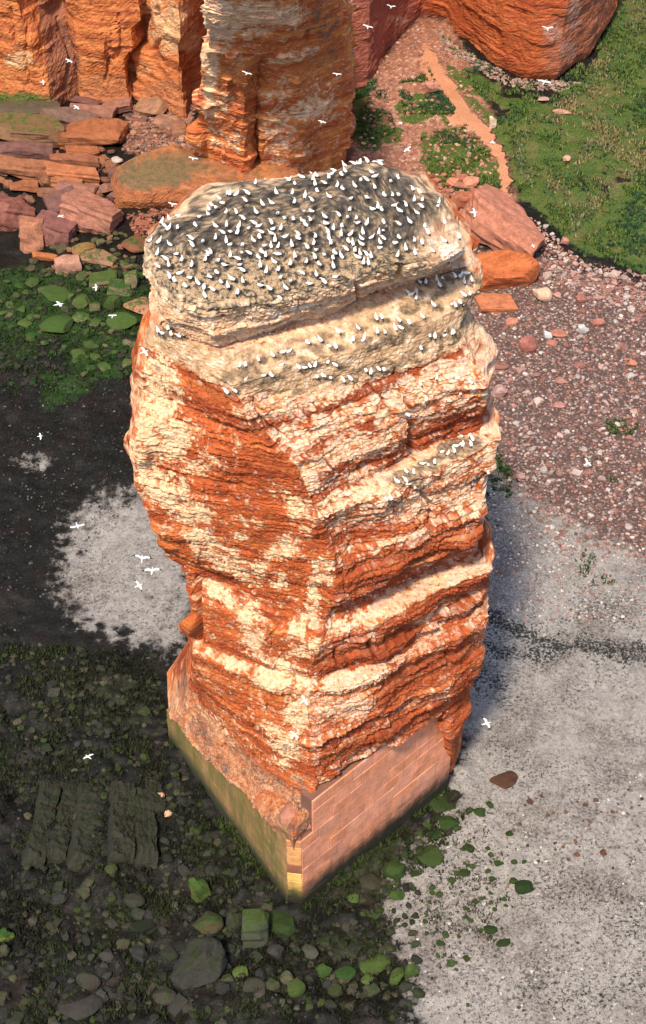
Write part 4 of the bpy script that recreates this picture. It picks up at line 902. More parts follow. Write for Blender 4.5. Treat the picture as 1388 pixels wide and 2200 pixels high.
# fallen slabs at the foot of the left cliff
SL = [
 ('fallen_slab', 64, 283, 150, 62, -4, 'box', BR, .45, 'long brown slab with a greenish top at the left edge below the cliff', (0, 3)),
 ('fallen_slab', 202, 287, 124, 58, -2, 'box', OR_, .1, 'thick orange slab next to the long brown slab, right end of the pile', (0, -2)),
 ('fallen_slab', 60, 243, 130, 26, 3, 'box', (.14, .10, .07), .35, 'flat dark slab lying under the green foot of the cliff', (4, 2)),
 ('fallen_slab', 150, 254, 120, 22, -10, 'box', (.22, .13, .10), .1, 'thin dark slab tilted across the top of the pile', (6, 6)),
 ('fallen_slab', 198, 241, 92, 30, -8, 'box', PK, 0, 'pale pinkish slab on top of the pile near the cliff foot', (5, 4)),
 ('fallen_block', 250, 229, 62, 28, 12, 'box', PK, 0, 'pinkish block against the foot of the big orange cliff face', (0, -8)),
 ('fallen_block', 186, 222, 58, 22, -10, 'box', PU, 0, 'small purple block at the foot of the dark cliff recess', (0, 5)),
 ('fallen_slab', 52, 327, 118, 32, -4, 'box', PU, 0, 'purple layered slab at the left edge under the long brown slab', (0, 4)),
 ('fallen_block', 178, 327, 68, 26, -2, 'box', OR_, 0, 'small orange block under the thick orange slab', (0, 0)),
 ('fallen_slab', 48, 361, 116, 38, -6, 'box', (.40, .165, .085), 0, 'long rust slab at the left edge in the middle of the pile', (0, 5)),
 ('fallen_slab', 160, 346, 98, 18, -3, 'box', (.38, .15, .08), 0, 'thin rust slab sandwiched above the long bright orange slab', (0, 2)),
 ('fallen_slab', 155, 373, 104, 36, -4, 'box', (.54, .20, .09), 0, 'long bright orange slab in the middle of the pile', (0, 3)),
 ('fallen_block', 52, 400, 58, 24, 5, 'box', (.40, .15, .07), 0, 'small rust block under the long rust slab', (0, 5)),
 ('fallen_block', 104, 413, 46, 22, -8, 'box', (.30, .14, .09), 0, 'small brown block left of the purple block', (0, 0)),
 ('fallen_slab', 145, 394, 62, 16, -3, 'box', (.50, .19, .08), 0, 'thin orange slab below the long bright orange slab', (0, 2)),
 ('fallen_slab', 165, 406, 82, 18, -5, 'box', PK, 0, 'thin pale slab resting above the big angular boulder', (0, 4)),
 ('fallen_block', 136, 437, 66, 46, 20, 'box', PU, 0, 'purple block left of the big angular boulder', (5, -10)),
 ('fallen_block', 200, 462, 108, 92, -12, 'box', (.50, .22, .15), 0, 'big angular pink boulder at the lower right of the slab pile', (-14, 12)),
 ('fallen_block', 14, 462, 86, 80, 25, 'box', (.34, .13, .10), 0, 'big purple-red slab leaning at the left edge', (-10, 22)),
 ('fallen_block', 68, 508, 46, 76, 8, 'box', (.50, .22, .13), 0, 'upright orange slab standing like a tooth below the pile', (-12, 5)),
 ('fallen_block', 114, 495, 84, 66, -15, 'box', (.31, .13, .11), 0, 'purple block with an orange lower edge beside the upright slab', (-8, 10)),
 ('fallen_block', 180, 535, 52, 44, 20, 'round', (.42, .20, .08), .5, 'orange boulder half covered in green below the big pink boulder', (0, 0)),
 ('fallen_slab', 214, 556, 68, 32, -10, 'box', (.46, .25, .15), .45, 'flat tan slab with a green edge at the top of the weedy boulders', (0, 8)),
 ('fallen_block', 145, 568, 50, 46, 10, 'box', (.58, .30, .21), 0, 'pale pink five-sided block at the edge of the weedy boulders', (-6, 6)),
 ('fallen_slab', 98, 552, 56, 18, -6, 'box', (.52, .18, .06), 0, 'thin bright orange slab under the upright slab', (0, 4)),
 ('boulder', 294, 526, 66, 48, 15, 'round', (.34, .12, .07), .55, 'red boulder with green patches just left of the stack top', (0, 0)),
 ('fallen_slab', 322, 232, 70, 40, -35, 'box', (.44, .24, .14), 0, 'tan slab leaning in the rubble below the cliff overhang', (10, -20)),
 ('boulder', 342, 216, 28, 22, 0, 'round', (.40, .22, .14), 0, 'small tan stone at the head of the rubble gully', (0, 0)),
 ('boulder', 355, 262, 42, 24, -15, 'box', (.38, .20, .13), 0, 'brown block in the middle of the rubble gully', (0, 8)),
 ('boulder', 386, 280, 40, 32, 20, 'box', (.36, .17, .10), 0, 'brown block in the rubble beside the pillar', (0, 0)),
 ('boulder', 251, 343, 26, 18, 0, 'round', (.55, .48, .42), 0, 'small white stone at the right end of the slab pile', (0, 0)),
 ('boulder', 372, 255, 22, 18, 0, 'round', (.46, .27, .19), 0, 'small pale stone in the rubble gully beside the brown block', (0, 0)),
 ('boulder', 230, 405, 40, 30, 30, 'round', (.36, .18, .12), 0, 'brown boulder between the slab pile and the smooth shelf', (0, 0)),
 ('boulder', 305, 480, 34, 22, 0, 'round', (.38, .14, .08), 0, 'small red boulder below the smooth shelf', (0, 0)),
]
for nm, x, y, w_, h_, yaw, kind, col, moss, lab, tilt in SL:
    col = tuple(.66*q for q in col)
    stone(nm, x, y, w_, h_, yaw, kind, col, moss, lab, 'boulder' if nm == 'boulder' else ('slab' if nm == 'fallen_slab' else 'block'), 'fallen slabs below the left cliff', tilt=tilt, big=(w_ > 60), lift=0.5*max(0, (300-abs(y-300))/300) if x < 270 and y < 440 else 0.0)
# weedy boulders left of the stack
GR = [
 (302, 657, 78, 54, 'round', (.44, .19, .12), .55, 'half orange half green boulder touching the left outline of the stack'),
 (262, 692, 66, 54, 'round', (.12, .11, .05), .95, 'large rounded green boulder right of the weedy cluster'),
 (120, 632, 76, 40, 'round', (.10, .09, .04), 1.0, 'broad bright green boulder in the middle of the weedy cluster'),
 (125, 698, 76, 52, 'round', (.11, .10, .05), .95, 'large green boulder low in the weedy cluster'),
 (174, 648, 44, 38, 'round', (.16, .14, .07), .85, 'olive boulder right of the broad bright green boulder'),
 (172, 681, 46, 26, 'round', (.20, .18, .10), .75, 'pale olive boulder in the heart of the weedy cluster'),
 (222, 602, 54, 36, 'box', (.18, .15, .08), .75, 'olive slab at the top of the weedy cluster'),
 (258, 618, 48, 34, 'box', (.17, .14, .08), .7, 'dull olive block near the stack, above the half orange boulder'),
 (282, 606, 26, 44, 'box', (.20, .17, .09), .7, 'narrow upright olive stone at the edge of the stack'),
 (242, 652, 32, 42, 'box', (.08, .09, .03), 1.0, 'upright green stone left of the half orange boulder'),
 (206, 660, 22, 32, 'box', (.16, .15, .07), .8, 'slim olive stone in the weedy cluster'),
 (273, 735, 26, 22, 'round', (.17, .14, .08), .6, 'small tan boulder below the large rounded green one'),
 (170, 762, 28, 26, 'box', (.08, .10, .03), 1.0, 'bright green block at the lower end of the weedy cluster'),
 (195, 744, 28, 24, 'box', (.08, .10, .03), 1.0, 'vivid green block beside the lower bright block'),
]
for x, y, w_, h_, kind, col, moss, lab in GR:
    stone('boulder', x, y, w_, h_, (x*31) % 60-30, kind, col, moss, lab, 'boulder', 'weedy boulders left of the stack', big=(w_ > 60))
taken = [(x, y, max(w_, h_)/2) for _, x, y, w_, h_, *_r in SL] + [(x, y, max(w_, h_)/2) for x, y, w_, h_, *_r in GR]
LOOSE = []
def scatter(n, poly, wr_, cols, moss, name, label, cat, group, gap=0.75, kinds=('round', 'box'), seed=0):
    """spread stones inside a photo polygon without overlap; built further down, the largest as objects"""
    r = random.Random(seed); nr2 = np.random.RandomState(seed); xs = [p[0] for p in poly]; ys = [p[1] for p in poly]; k = 0
    Q = np.stack([nr2.uniform(min(xs), max(xs), n*30), nr2.uniform(min(ys), max(ys), n*30)], 1)
    Q = Q[sdpoly(Q[:, 0], Q[:, 1], poly) > 0]
    for x, y in Q.tolist():
        if k >= n: break
        w_ = wr_[0]+(wr_[1]-wr_[0])*r.random()**2
        T = np.array(taken)
        if (((T[:, 0]-x)**2+(T[:, 1]-y)**2) < ((w_/2+T[:, 2])*gap)**2).any(): continue
        taken.append((x, y, w_/2)); c = r.choice(cols); j = r.uniform(.7, 1.25); k += 1
        label_ = label.replace('small', 'fairly large' if w_ > 30 else ('mid-sized' if w_ > 20 else 'small'), 1)
        LOOSE.append((w_, dict(x=x, y=y, wpx=w_, hpx=w_*r.uniform(.6, .95), yaw=r.uniform(-60, 60), kind=r.choice(kinds), col=tuple(q*j for q in c), moss=moss*r.uniform(.5, 1.25) if moss else 0, label=label_, cat=cat, group=group, tilt=(r.uniform(-12, 12), r.uniform(-12, 12)), seed=r.randrange(900))))
scatter(60, [(20, 590), (180, 570), (320, 575), (330, 640), (310, 760), (240, 800), (170, 810), (90, 740), (0, 700), (0, 600)], (13, 34), [(.10, .10, .045), (.15, .13, .07), (.08, .09, .03)], .95, 'boulder', 'small algae-green stone in the weedy cluster left of the stack', 'stone', 'small weedy stones left of the stack', .7, seed=1)
scatter(46, [(80, 530), (250, 500), (330, 520), (320, 590), (180, 600), (60, 580)], (12, 26), [(.12, .09, .05), (.28, .13, .08), (.09, .08, .04)], .55, 'boulder', 'small dark stone on the dim shore under the slab pile', 'stone', 'small stones under the slab pile', .7, seed=2)
scatter(60, [(270, 235), (330, 215), (420, 250), (420, 315), (330, 330), (280, 330), (262, 300)], (9, 22), [(.30, .14, .09), (.38, .20, .13), (.22, .11, .08)], 0, 'boulder', 'small brown stone in the rubble gully beside the pillar', 'stone', 'rubble in the gully', .6, seed=3)
scatter(46, [(0, 310), (110, 300), (250, 330), (260, 420), (230, 430), (60, 440), (0, 420)], (18, 44), [(.15, .07, .06), (.22, .095, .05), (.18, .085, .055)], 0, 'fallen_block', 'small broken block wedged in the gaps of the slab pile', 'block', 'broken blocks in the slab pile', .5, ('box',), seed=4)
# dark bedrock ribs, lower left
def rib_mesh(seed, Lx, d, h):
    """a tilted bed: steep broken edge on one side, gentle back, ragged ends, cross joints"""
    nx_, ny_ = 22, 70
    X, Y = np.meshgrid(np.linspace(-.5, .5, nx_), np.linspace(-.5, .5, ny_))
    P3 = np.stack([X*Lx, Y*d, 0*X], -1).reshape(-1, 3)
    a = fbm(P3*.6+seed*3.1, 4, seed); b = fbm(P3*2.2+seed, 3, seed+1); w2 = .30*fbm(P3*np.array([0, .5, 0])+seed*1.7, 3, seed+2)
    t = np.clip(X.reshape(-1)+.5+w2*.4, 0, 1)
    prof = np.where(t < .16, t/.16, 1-(t-.16)*.55)                     # steep left edge
    step = .22*np.floor(t*4.0+a)/4.0
    ends = sstep(.5, .42, np.abs(Y.reshape(-1))+.06*a)
    cross = np.exp(-(((Y.reshape(-1)*d+.5*a) % 2.3)-1.1)**2/.006)
    z = h*(.62*prof+step+.16*a+.10*b)*(.25+.75*ends) - .25*cross - .55
    edge_ = np.minimum(.5-np.abs(X.reshape(-1)), .5-np.abs(Y.reshape(-1)))
    z = np.where(edge_ < .012, -1.0, z)
    P3[:, 0] += .25*w2*Lx+.08*b; P3[:, 1] += .10*a; P3[:, 2] = z
    return np_mesh('bedrock_rib', P3, grid_faces(ny_, nx_), smooth=False)
for k, (x, y, w_, h_, yaw, lab) in enumerate([(92, 1765, 40, 190, 3, 'leftmost dark bedrock rib in the row of ribs'), (138, 1762, 36, 170, 6, 'second dark bedrock rib from the left, narrow'), (200, 1775, 74, 190, -1, 'broadest dark bedrock rib in the middle of the row'), (262, 1770, 46, 180, -4, 'dark bedrock rib just right of the broadest one'), (308, 1772, 40, 170, -9, 'rightmost dark bedrock rib near the wall'), (330, 1700, 30, 90, -14, 'short dark bedrock rib above the rightmost one')]):
    c = at(x, y, 0); s = pxm(c); ang = math.atan2(CAMH, c[1])
    Lx = w_/s*1.3; d = h_/s/math.sin(ang); h = 1.7
    o = link('bedrock_rib', rib_mesh(300+k, Lx, d, h), M_BOULDER)
    o.location = (c[0], c[1], gz(c[0], c[1])-0.05); o.rotation_euler = (math.radians(-4), math.radians(14), math.radians(-yaw))
    o.color = (.026, .026, .018, .40); tag(o, lab, 'rock', 'bedrock ribs left of the wall'); taken.append((x, y, w_*.6)); taken.append((x, y-50, w_*.6)); taken.append((x, y+50, w_*.6))
LO = [
 (602, 1985, 72, 64, 'round', (.03, .05, .02), .9, 'dark green boulder at the foot of the wall corner'),
 (550, 1997, 54, 76, 'box', (.06, .07, .045), .75, 'upright grey-green boulder left of the wall corner'),
 (432, 1915, 34, 56, 'box', (.12, .14, .03), 1.0, 'bright lime green upright stone in the dark weed'),
 (446, 1982, 66, 60, 'round', (.17, .15, .075), .6, 'rough yellowish boulder below the lime green stone'),
 (428, 2072, 126, 124, 'round', (.085, .08, .065), .5, 'largest dark boulder at the bottom with a yellow-green face'),
 (355, 2140, 54, 46, 'round', (.10, .09, .065), .4, 'lumpy dark boulder left of the largest boulder, near the bottom'),
 (506, 1985, 34, 46, 'box', (.09, .09, .06), .5, 'narrow grey boulder between the yellowish and the upright one'),
 (340, 1715, 26, 24, 'box', (.62, .36, .22), 0, 'pale peach stone on the dark weed beside the ribs'),
 (362, 1748, 20, 20, 'round', (.60, .36, .23), 0, 'smaller pale peach stone below the other peach stone'),
 (12, 2012, 30, 34, 'box', (.22, .24, .05), 1.0, 'yellow-green stone at the left edge'),
 (190, 2108, 54, 44, 'round', (.09, .08, .06), .35, 'dark round boulder in the lower left weed'),
 (172, 2165, 96, 52, 'round', (.075, .068, .058), .15, 'wide dark boulder near the bottom edge'),
 (240, 1870, 34, 36, 'round', (.14, .13, .06), .6, 'olive boulder below the bedrock ribs'),
 (290, 1935, 44, 36, 'round', (.08, .075, .055), .4, 'dark boulder in the weed below the ribs'),
 (595, 2045, 44, 40, 'round', (.085, .075, .065), .2, 'grey-brown boulder below the dark green corner boulder'),
 (545, 2120, 54, 44, 'round', (.085, .08, .06), .3, 'grey boulder right of the largest dark boulder'),
 (518, 2090, 40, 34, 'round', (.12, .13, .06), .8, 'small green-topped boulder beside the largest boulder'),
 (638, 2122, 50, 46, 'round', (.04, .08, .02), 1.0, 'solid green boulder low in the middle of the shore'),
 (668, 2045, 42, 30, 'round', (.14, .13, .10), .3, 'pale grey boulder right of the wall corner boulders'),
 (806, 2072, 66, 42, 'round', (.05, .09, .02), 1.0, 'broad green boulder at the edge of the sand, low down'),
 (852, 2098, 42, 44, 'round', (.06, .10, .02), 1.0, 'green boulder right of the broad one on the sand edge'),
 (884, 2088, 34, 44, 'round', (.06, .10, .025), 1.0, 'rightmost of the green boulders on the sand edge'),
 (792, 2106, 34, 28, 'round', (.10, .13, .05), .9, 'pale green boulder below the broad green boulder'),
 (740, 2092, 50, 30, 'round', (.05, .08, .03), .9, 'flat green boulder left of the broad green boulder'),
 (695, 2085, 36, 36, 'round', (.06, .09, .03), .9, 'green boulder at the left end of the sand-edge row'),
 (1082, 1675, 62, 40, 'round', (.17, .075, .04), 0, 'brown wedge-shaped boulder alone on the sand'),
 (1126, 1908, 46, 44, 'round', (.03, .045, .012), .9, 'dark green round boulder alone on the lower sand'),
 (928, 1838, 66, 46, 'round', (.05, .06, .02), .9, 'flat weed-covered boulder on the sand near the wall'),
 (948, 1730, 60, 40, 'round', (.05, .05, .025), .8, 'weedy boulder at the right foot of the wall'),
 (975, 1712, 34, 38, 'round', (.06, .05, .03), .6, 'upright weedy boulder beside the right foot of the wall'),
 (966, 1768, 54, 34, 'round', (.06, .07, .025), .85, 'low weedy boulder below the right foot of the wall'),
 (1052, 1996, 34, 22, 'round', (.03, .05, .012), .9, 'small dark green stone on the sand, lower middle'),
 (1082, 2026, 34, 18, 'round', (.03, .05, .012), .9, 'small flat dark green stone right of the lower middle stone'),
 (1032, 1745, 34, 24, 'round', (.05, .06, .025), .8, 'small weedy boulder right of the low weedy boulder'),
 (800, 1895, 54, 40, 'round', (.09, .08, .05), .35, 'grey-brown boulder in the weed below the right wall'),
 (850, 1870, 50, 46, 'round', (.03, .07, .02), 1.0, 'vivid green boulder in the weed below the right wall'),
 (852, 1925, 40, 34, 'round', (.07, .10, .03), .9, 'light green boulder at the sand edge below the right wall'),
 (760, 1930, 34, 24, 'round', (.09, .11, .04), .8, 'olive stone in the dark weed below the wall'),
]
for x, y, w_, h_, kind, col, moss, lab in LO:
    if moss < .7 and max(col) < .3: col = tuple(.38*q for q in col)
    stone('boulder', x, y, w_, h_, (x*17) % 70-35, kind, col, moss, lab, 'boulder', 'boulders on the lower shore', big=(w_ > 60)); taken.append((x, y, max(w_, h_)/2))
wetrock = [(.034, .033, .027), (.024, .024, .022), (.052, .050, .027), (.020, .024, .014)]
scatter(70, [(60, 1450), (220, 1410), (340, 1500), (360, 1600), (420, 1700), (380, 1740), (330, 1640), (180, 1660), (60, 1600)], (9, 26), wetrock, .38, 'boulder', 'small weedy stone on the dark flat above the bedrock ribs', 'stone', 'weedy stones above the ribs', .7, seed=5)
scatter(70, [(360, 1640), (430, 1740), (600, 1960), (560, 2060), (380, 2000), (320, 1880), (350, 1790)], (10, 30), wetrock, .32, 'boulder', 'small dark stone on the weedy shore along the left wall', 'stone', 'stones along the left wall', .7, seed=6)
scatter(90, [(0, 1900), (200, 1870), (340, 1960), (400, 2150), (340, 2200), (0, 2200)], (14, 46), wetrock, .28, 'boulder', 'small dark boulder among the weed in the lower left corner', 'stone', 'dark boulders in the lower left corner', .62, seed=7)
scatter(70, [(480, 2020), (660, 1990), (900, 1960), (900, 2140), (700, 2200), (400, 2200)], (12, 34), wetrock, .45, 'boulder', 'small weedy stone on the dark shore below the wall corner', 'stone', 'stones below the wall corner', .65, seed=8)
scatter(60, [(700, 1930), (960, 1740), (1060, 1720), (1140, 1880), (1100, 2060), (980, 2100), (880, 1990), (760, 1990)], (9, 24), [(.03, .05, .012), (.045, .06, .02)], .95, 'boulder', 'small green stone on the speckled sand below the right wall', 'stone', 'green stones on the sand', .8, seed=9)
scatter(20, [(1080, 1720), (1330, 1690), (1340, 1850), (1180, 1870), (1110, 1800)], (7, 18), [(.15, .065, .045), (.12, .06, .045)], 0, 'boulder', 'small red-brown stone lying on the open sand', 'stone', 'red stones on the open sand', 1.6, seed=10)
# right shore
RS = [
 ('boulder', 1082, 484, 172, 132, -38, 'box', (.42, .17, .11), .0, 'pink wedge-shaped boulder with a pointed top at the end of the path', (-22, 20)),
 ('boulder', 1070, 586, 180, 116, 14, 'round', (.46, .13, .045), .0, 'massive rounded orange boulder below the pink wedge', (6, 8), 2.6),
 ('boulder', 1064, 652, 76, 42, 8, 'box', (.42, .15, .07), 0, 'layered orange slab under the massive orange boulder', (0, 6)),
 ('boulder', 1165, 633, 44, 44, 0, 'round', (.56, .36, .25), 0, 'cream round boulder on the red pebbles', (0, 0)),
 ('boulder', 1136, 738, 40, 56, 10, 'round', (.34, .13, .10), 0, 'lumpy red boulder upright on the pebbles', (0, 0)),
 ('boulder', 1202, 716, 38, 24, -5, 'round', (.40, .16, .11), 0, 'smooth red boulder right of the lumpy one', (0, 0)),
 ('boulder', 1186, 737, 26, 18, 0, 'round', (.36, .15, .11), 0, 'small red boulder below the smooth red one', (0, 0)),
 ('boulder', 1072, 842, 38, 42, 0, 'round', (.40, .25, .22), 0, 'red boulder with a pale top near the right side of the stack', (0, 0)),
 ('boulder', 1068, 786, 50, 22, 0, 'round', (.25, .12, .09), 0, 'flat brown boulder near the right side of the stack', (0, 0)),
 ('boulder', 1036, 722, 30, 24, 0, 'round', (.40, .16, .09), 0, 'orange-red stone close to the right outline of the stack', (0, 0)),
 ('boulder', 1100, 692, 26, 20, 0, 'box', (.44, .18, .12), 0, 'small angular orange stone below the layered slab', (0, 0)),
 ('boulder', 1250, 640, 32, 26, 0, 'round', (.32, .13, .10), 0, 'round red stone right of the cream boulder', (0, 0)),
 ('boulder', 1198, 634, 24, 18, 0, 'round', (.44, .22, .17), 0, 'pink stone between the cream boulder and the round red stone', (0, 0)),
 ('boulder', 1286, 692, 24, 18, 0, 'box', (.42, .17, .12), 0, 'orange stone at the edge of the green bank', (0, 0)),
 ('boulder', 1178, 722, 16, 20, 0, 'box', (.46, .46, .46), 0, 'bluish white stone beside the smooth red boulder', (0, 0)),
 ('boulder', 1252, 708, 20, 22, 0, 'box', (.48, .48, .47), 0, 'bluish white slab below the round red stone', (0, 0)),
 ('boulder', 1360, 780, 22, 20, 0, 'round', (.46, .18, .11), 0, 'orange stone near the right edge, below the green bank', (0, 0)),
 ('boulder', 1202, 870, 28, 18, 0, 'round', (.36, .18, .15), 0, 'dusty pink stone in the middle of the pebbles', (0, 0)),
 ('boulder', 1206, 240, 40, 16, -15, 'round', (.44, .23, .17), 0, 'long pink stone in the grass below the orange bluff', (0, 0)),
 ('boulder', 1168, 213, 26, 14, 0, 'round', (.36, .22, .18), 0, 'grey-pink stone just under the orange bluff', (0, 0)),
 ('boulder', 1058, 266, 14, 30, 0, 'box', (.58, .46, .34), 0, 'pale upright stone beside the path bend', (0, 0)),
 ('boulder', 1218, 340, 18, 18, 0, 'round', (.50, .30, .22), 0, 'small pink stone in the middle of the meadow', (0, 0)),
 ('boulder', 1214, 518, 20, 28, 0, 'round', (.42, .20, .15), 0, 'reddish stone at the lower edge of the meadow', (0, 0)),
 ('boulder', 1000, 432, 40, 40, 20, 'box', (.40, .14, .08), 0, 'red block in the rubble above the pink wedge', (0, 10)),
 ('boulder', 1012, 392, 34, 26, 0, 'box', (.50, .22, .14), 0, 'orange block in the bushes above the stack', (0, 0)),
 ('boulder', 985, 470, 30, 46, -20, 'box', (.42, .14, .07), 0, 'orange-red block in the dark gap beside the pink wedge', (0, 10)),
 ('boulder', 926, 188, 26, 26, 0, 'box', (.44, .20, .14), 0, 'pink stone on the scree beside the head of the path', (0, 0)),
]
for nm, x, y, w_, h_, yaw, kind, col, moss, lab, tilt, *dp in RS:
    stone(nm, x, y, w_, h_, yaw, kind, col, moss, lab, 'boulder', 'boulders on the right shore', tilt=tilt, big=(w_ > 60), dep=dp[0] if dp else None); taken.append((x, y, max(w_, h_)/2))
redp = [(.33, .165, .13), (.38, .23, .195), (.27, .125, .10), (.42, .31, .27), (.50, .43, .39)]
scatter(150, [(1010, 660), (1150, 560), (1380, 660), (1388, 1150), (1200, 1130), (1090, 1010), (1045, 850)], (9, 21), redp, 0, 'boulder', 'small reddish stone on the pebble beach right of the stack', 'stone', 'stones on the pebble beach', .9, seed=12)
scatter(60, [(1170, 480), (1240, 560), (1388, 610), (1388, 680), (1180, 620), (1150, 560)], (9, 20), redp, 0, 'boulder', 'small reddish stone along the lower edge of the meadow', 'stone', 'stones along the meadow edge', .8, seed=13)
scatter(40, [(850, 380), (930, 370), (1010, 380), (1040, 430), (990, 500), (940, 430)], (10, 28), [(.46, .19, .12), (.34, .12, .07)], 0, 'boulder', 'small orange block in the rubble behind the stack top', 'block', 'rubble behind the stack top', .6, ('box',), seed=14)

# the largest loose stones are things, the many small ones one mesh
LOOSE.sort(key=lambda q: -q[0])
for w_, kw in LOOSE[:215]: stone('loose_stone', **kw)
from mathutils import Euler
lv_, lf_, lc_, lb = [], [], [], 0
for w_, kw in LOOSE[215:]:
    c0 = at(kw['x'], kw['y'], 0); z0 = gz(c0[0], c0[1]); c0 = at(kw['x'], kw['y'], z0); s_ = w_/pxm(c0)
    V, F = LIBNP[kw['seed'] % 8]
    R = np.array(Euler((math.radians(kw['tilt'][0]), math.radians(kw['tilt'][1]), math.radians(kw['yaw']))).to_matrix())
    V = (V*np.array([s_*1.1, s_*.85, s_*.6]))@R.T + np.array([c0[0], c0[1], z0+s_*.18])
    lv_.append(V); lf_.append(F+lb); lb += len(V)
    c = np.array(kw['col']); g_ = kw['moss']
    lc_.append(np.tile(c*(1-min(.8, g_*.7))+np.array((.035, .065, .014))*min(.8, g_*.7), (len(V), 1)))
M_PEB = rock_mat('pebble', fine=1.5)
loose = link('loose_stones', np_mesh('loose_stones', np.concatenate(lv_), np.concatenate(lf_), {'tint': np.concatenate(lc_)}, smooth=False), M_PEB)
tag(loose, 'countless smaller stones strewn over the shore round the stack', 'stones', kind='stuff')

# ---- stones too small and many to pick apart: one mesh
def icosa():
    bm = bmesh.new(); bmesh.ops.create_icosphere(bm, subdivisions=1, radius=1.0); bm.verts.index_update()
    V = np.array([v.co[:] for v in bm.verts]); F = np.array([[v.index for v in f.verts] for f in bm.faces]); bm.free(); return V, F
IV, IF = icosa()
pr_ = np.random.RandomState(3)
def px_scatter(n, poly, seed, power=None):
    """even scatter on the ground inside a photo polygon"""
    r = np.random.RandomState(seed); w0 = np.array([at(x, y, 0)[:2] for x, y in poly]); lo, hi = w0.min(0), w0.max(0)
    out = np.zeros((0, 2))
    while len(out) < n:
        q = r.uniform(lo, hi, (n*2, 2)); m = sdpoly(q[:, 0], q[:, 1], [tuple(p) for p in w0]) > 0
        out = np.concatenate([out, q[m]])
    return out[:n]
PATH = [(915, 95), (950, 165), (985, 215), (1030, 270), (1070, 320), (1090, 390)]
def pebbles(name, batches, seed, label):
    r = np.random.RandomState(seed); Vs, Fs, Cs = [], [], []; base = 0
    for n, poly, (s0, s1), cols in batches:
        xy = px_scatter(n, poly, r.randint(9999)); z = gz_np(xy)
        uu, vv = proj(np.c_[xy, z]); kp = band(uu, vv, PATH, 17) < .5; xy, z = xy[kp], z[kp]; n = len(xy)
        s = s0 + (s1-s0)*r.random_sample(n)**3
        V = IV[None]*(1+0.30*r.uniform(-1, 1, (n, len(IV), 1)))*s[:, None, None]*np.stack([r.uniform(.8, 1.3, n), r.uniform(.8, 1.3, n), r.uniform(.45, .8, n)], 1)[:, None]
        a = r.uniform(0, 6.28, n); ca_, sa_ = np.cos(a)[:, None], np.sin(a)[:, None]
        X = V[..., 0]*ca_-V[..., 1]*sa_; Y = V[..., 0]*sa_+V[..., 1]*ca_
        V = np.stack([X+xy[:, 0:1], Y+xy[:, 1:2], V[..., 2]+z[:, None]+s[:, None]*.25], -1)
        cc = np.array(cols)[r.randint(0, len(cols), n)]*r.uniform(.7, 1.25, (n, 1))
        Vs.append(V.reshape(-1, 3)); Cs.append(np.repeat(cc, len(IV), 0))
        Fs.append((IF[None]+base+(np.arange(n)*len(IV))[:, None, None]).reshape(-1, 3)); base += n*len(IV)
    o = link(name, np_mesh(name, np.concatenate(Vs), np.concatenate(Fs), {'tint': np.concatenate(Cs)}, smooth=False), M_PEB)
    tag(o, label, 'pebbles', kind='stuff')
    return o
wht = [(.55, .50, .46), (.50, .42, .36)]
pebbles('pebbles', [
  (6500, [(1000, 640), (1150, 555), (1388, 640), (1440, 1200), (1220, 1190), (1080, 1040), (1030, 850)], (.045, .21), redp+[(.20, .105, .085)]*3),
  (1500, [(1060, 1030), (1210, 1160), (1388, 1200), (1388, 1330), (1040, 1330), (1040, 1100)], (.04, .14), redp+wht+[(.3, .29, .28)]*3),
  (1800, [(740, 470), (790, 200), (880, 80), (950, 110), (1090, 360), (1100, 430), (960, 480)], (.06, .30), [(.34, .15, .10), (.42, .22, .15), (.28, .13, .10), (.46, .30, .23)]),
  (700, [(930, 110), (1100, 200), (1250, 210), (1200, 230), (1080, 215), (960, 150)], (.06, .30), [(.30, .20, .17), (.36, .24, .2)]),
  (900, [(1140, 470), (1250, 560), (1420, 600), (1420, 680), (1180, 610)], (.06, .25), redp),
  (700, [(265, 230), (420, 220), (420, 320), (330, 345), (265, 330)], (.10, .35), [(.28, .13, .09), (.36, .2, .14), (.18, .09, .07)]),
  (500, [(270, 460), (330, 450), (430, 455), (420, 500), (290, 510)], (.08, .28), [(.30, .12, .08), (.22, .09, .06)])], 5, 'reddish pebbles and scree right of and behind the stack')
pebbles('weedy_shingle', [
  (1500, [(0, 1380), (330, 1400), (380, 1640), (620, 1990), (900, 1800), (960, 1720), (1000, 1760), (860, 2000), (900, 2200), (0, 2200)], (.07, .34), [(.03, .028, .024), (.045, .04, .032), (.022, .03, .012), (.03, .045, .013), (.06, .055, .034)]),
  (1500, [(0, 580), (330, 560), (340, 760), (240, 830), (0, 830)], (.08, .34), [(.02, .045, .01), (.03, .04, .016), (.03, .027, .022)]),
  (900, [(0, 820), (310, 800), (300, 1050), (0, 1400)], (.04, .14), [(.03, .027, .024), (.045, .042, .037), (.12, .115, .10)]),
  (700, [(860, 1960), (980, 1760), (1388, 1650), (1388, 2200), (920, 2200)], (.04, .13), [(.07, .065, .06), (.5, .47, .44), (.16, .10, .08), (.04, .06, .02)])], 6, 'dark weedy shingle on the tidal flat')
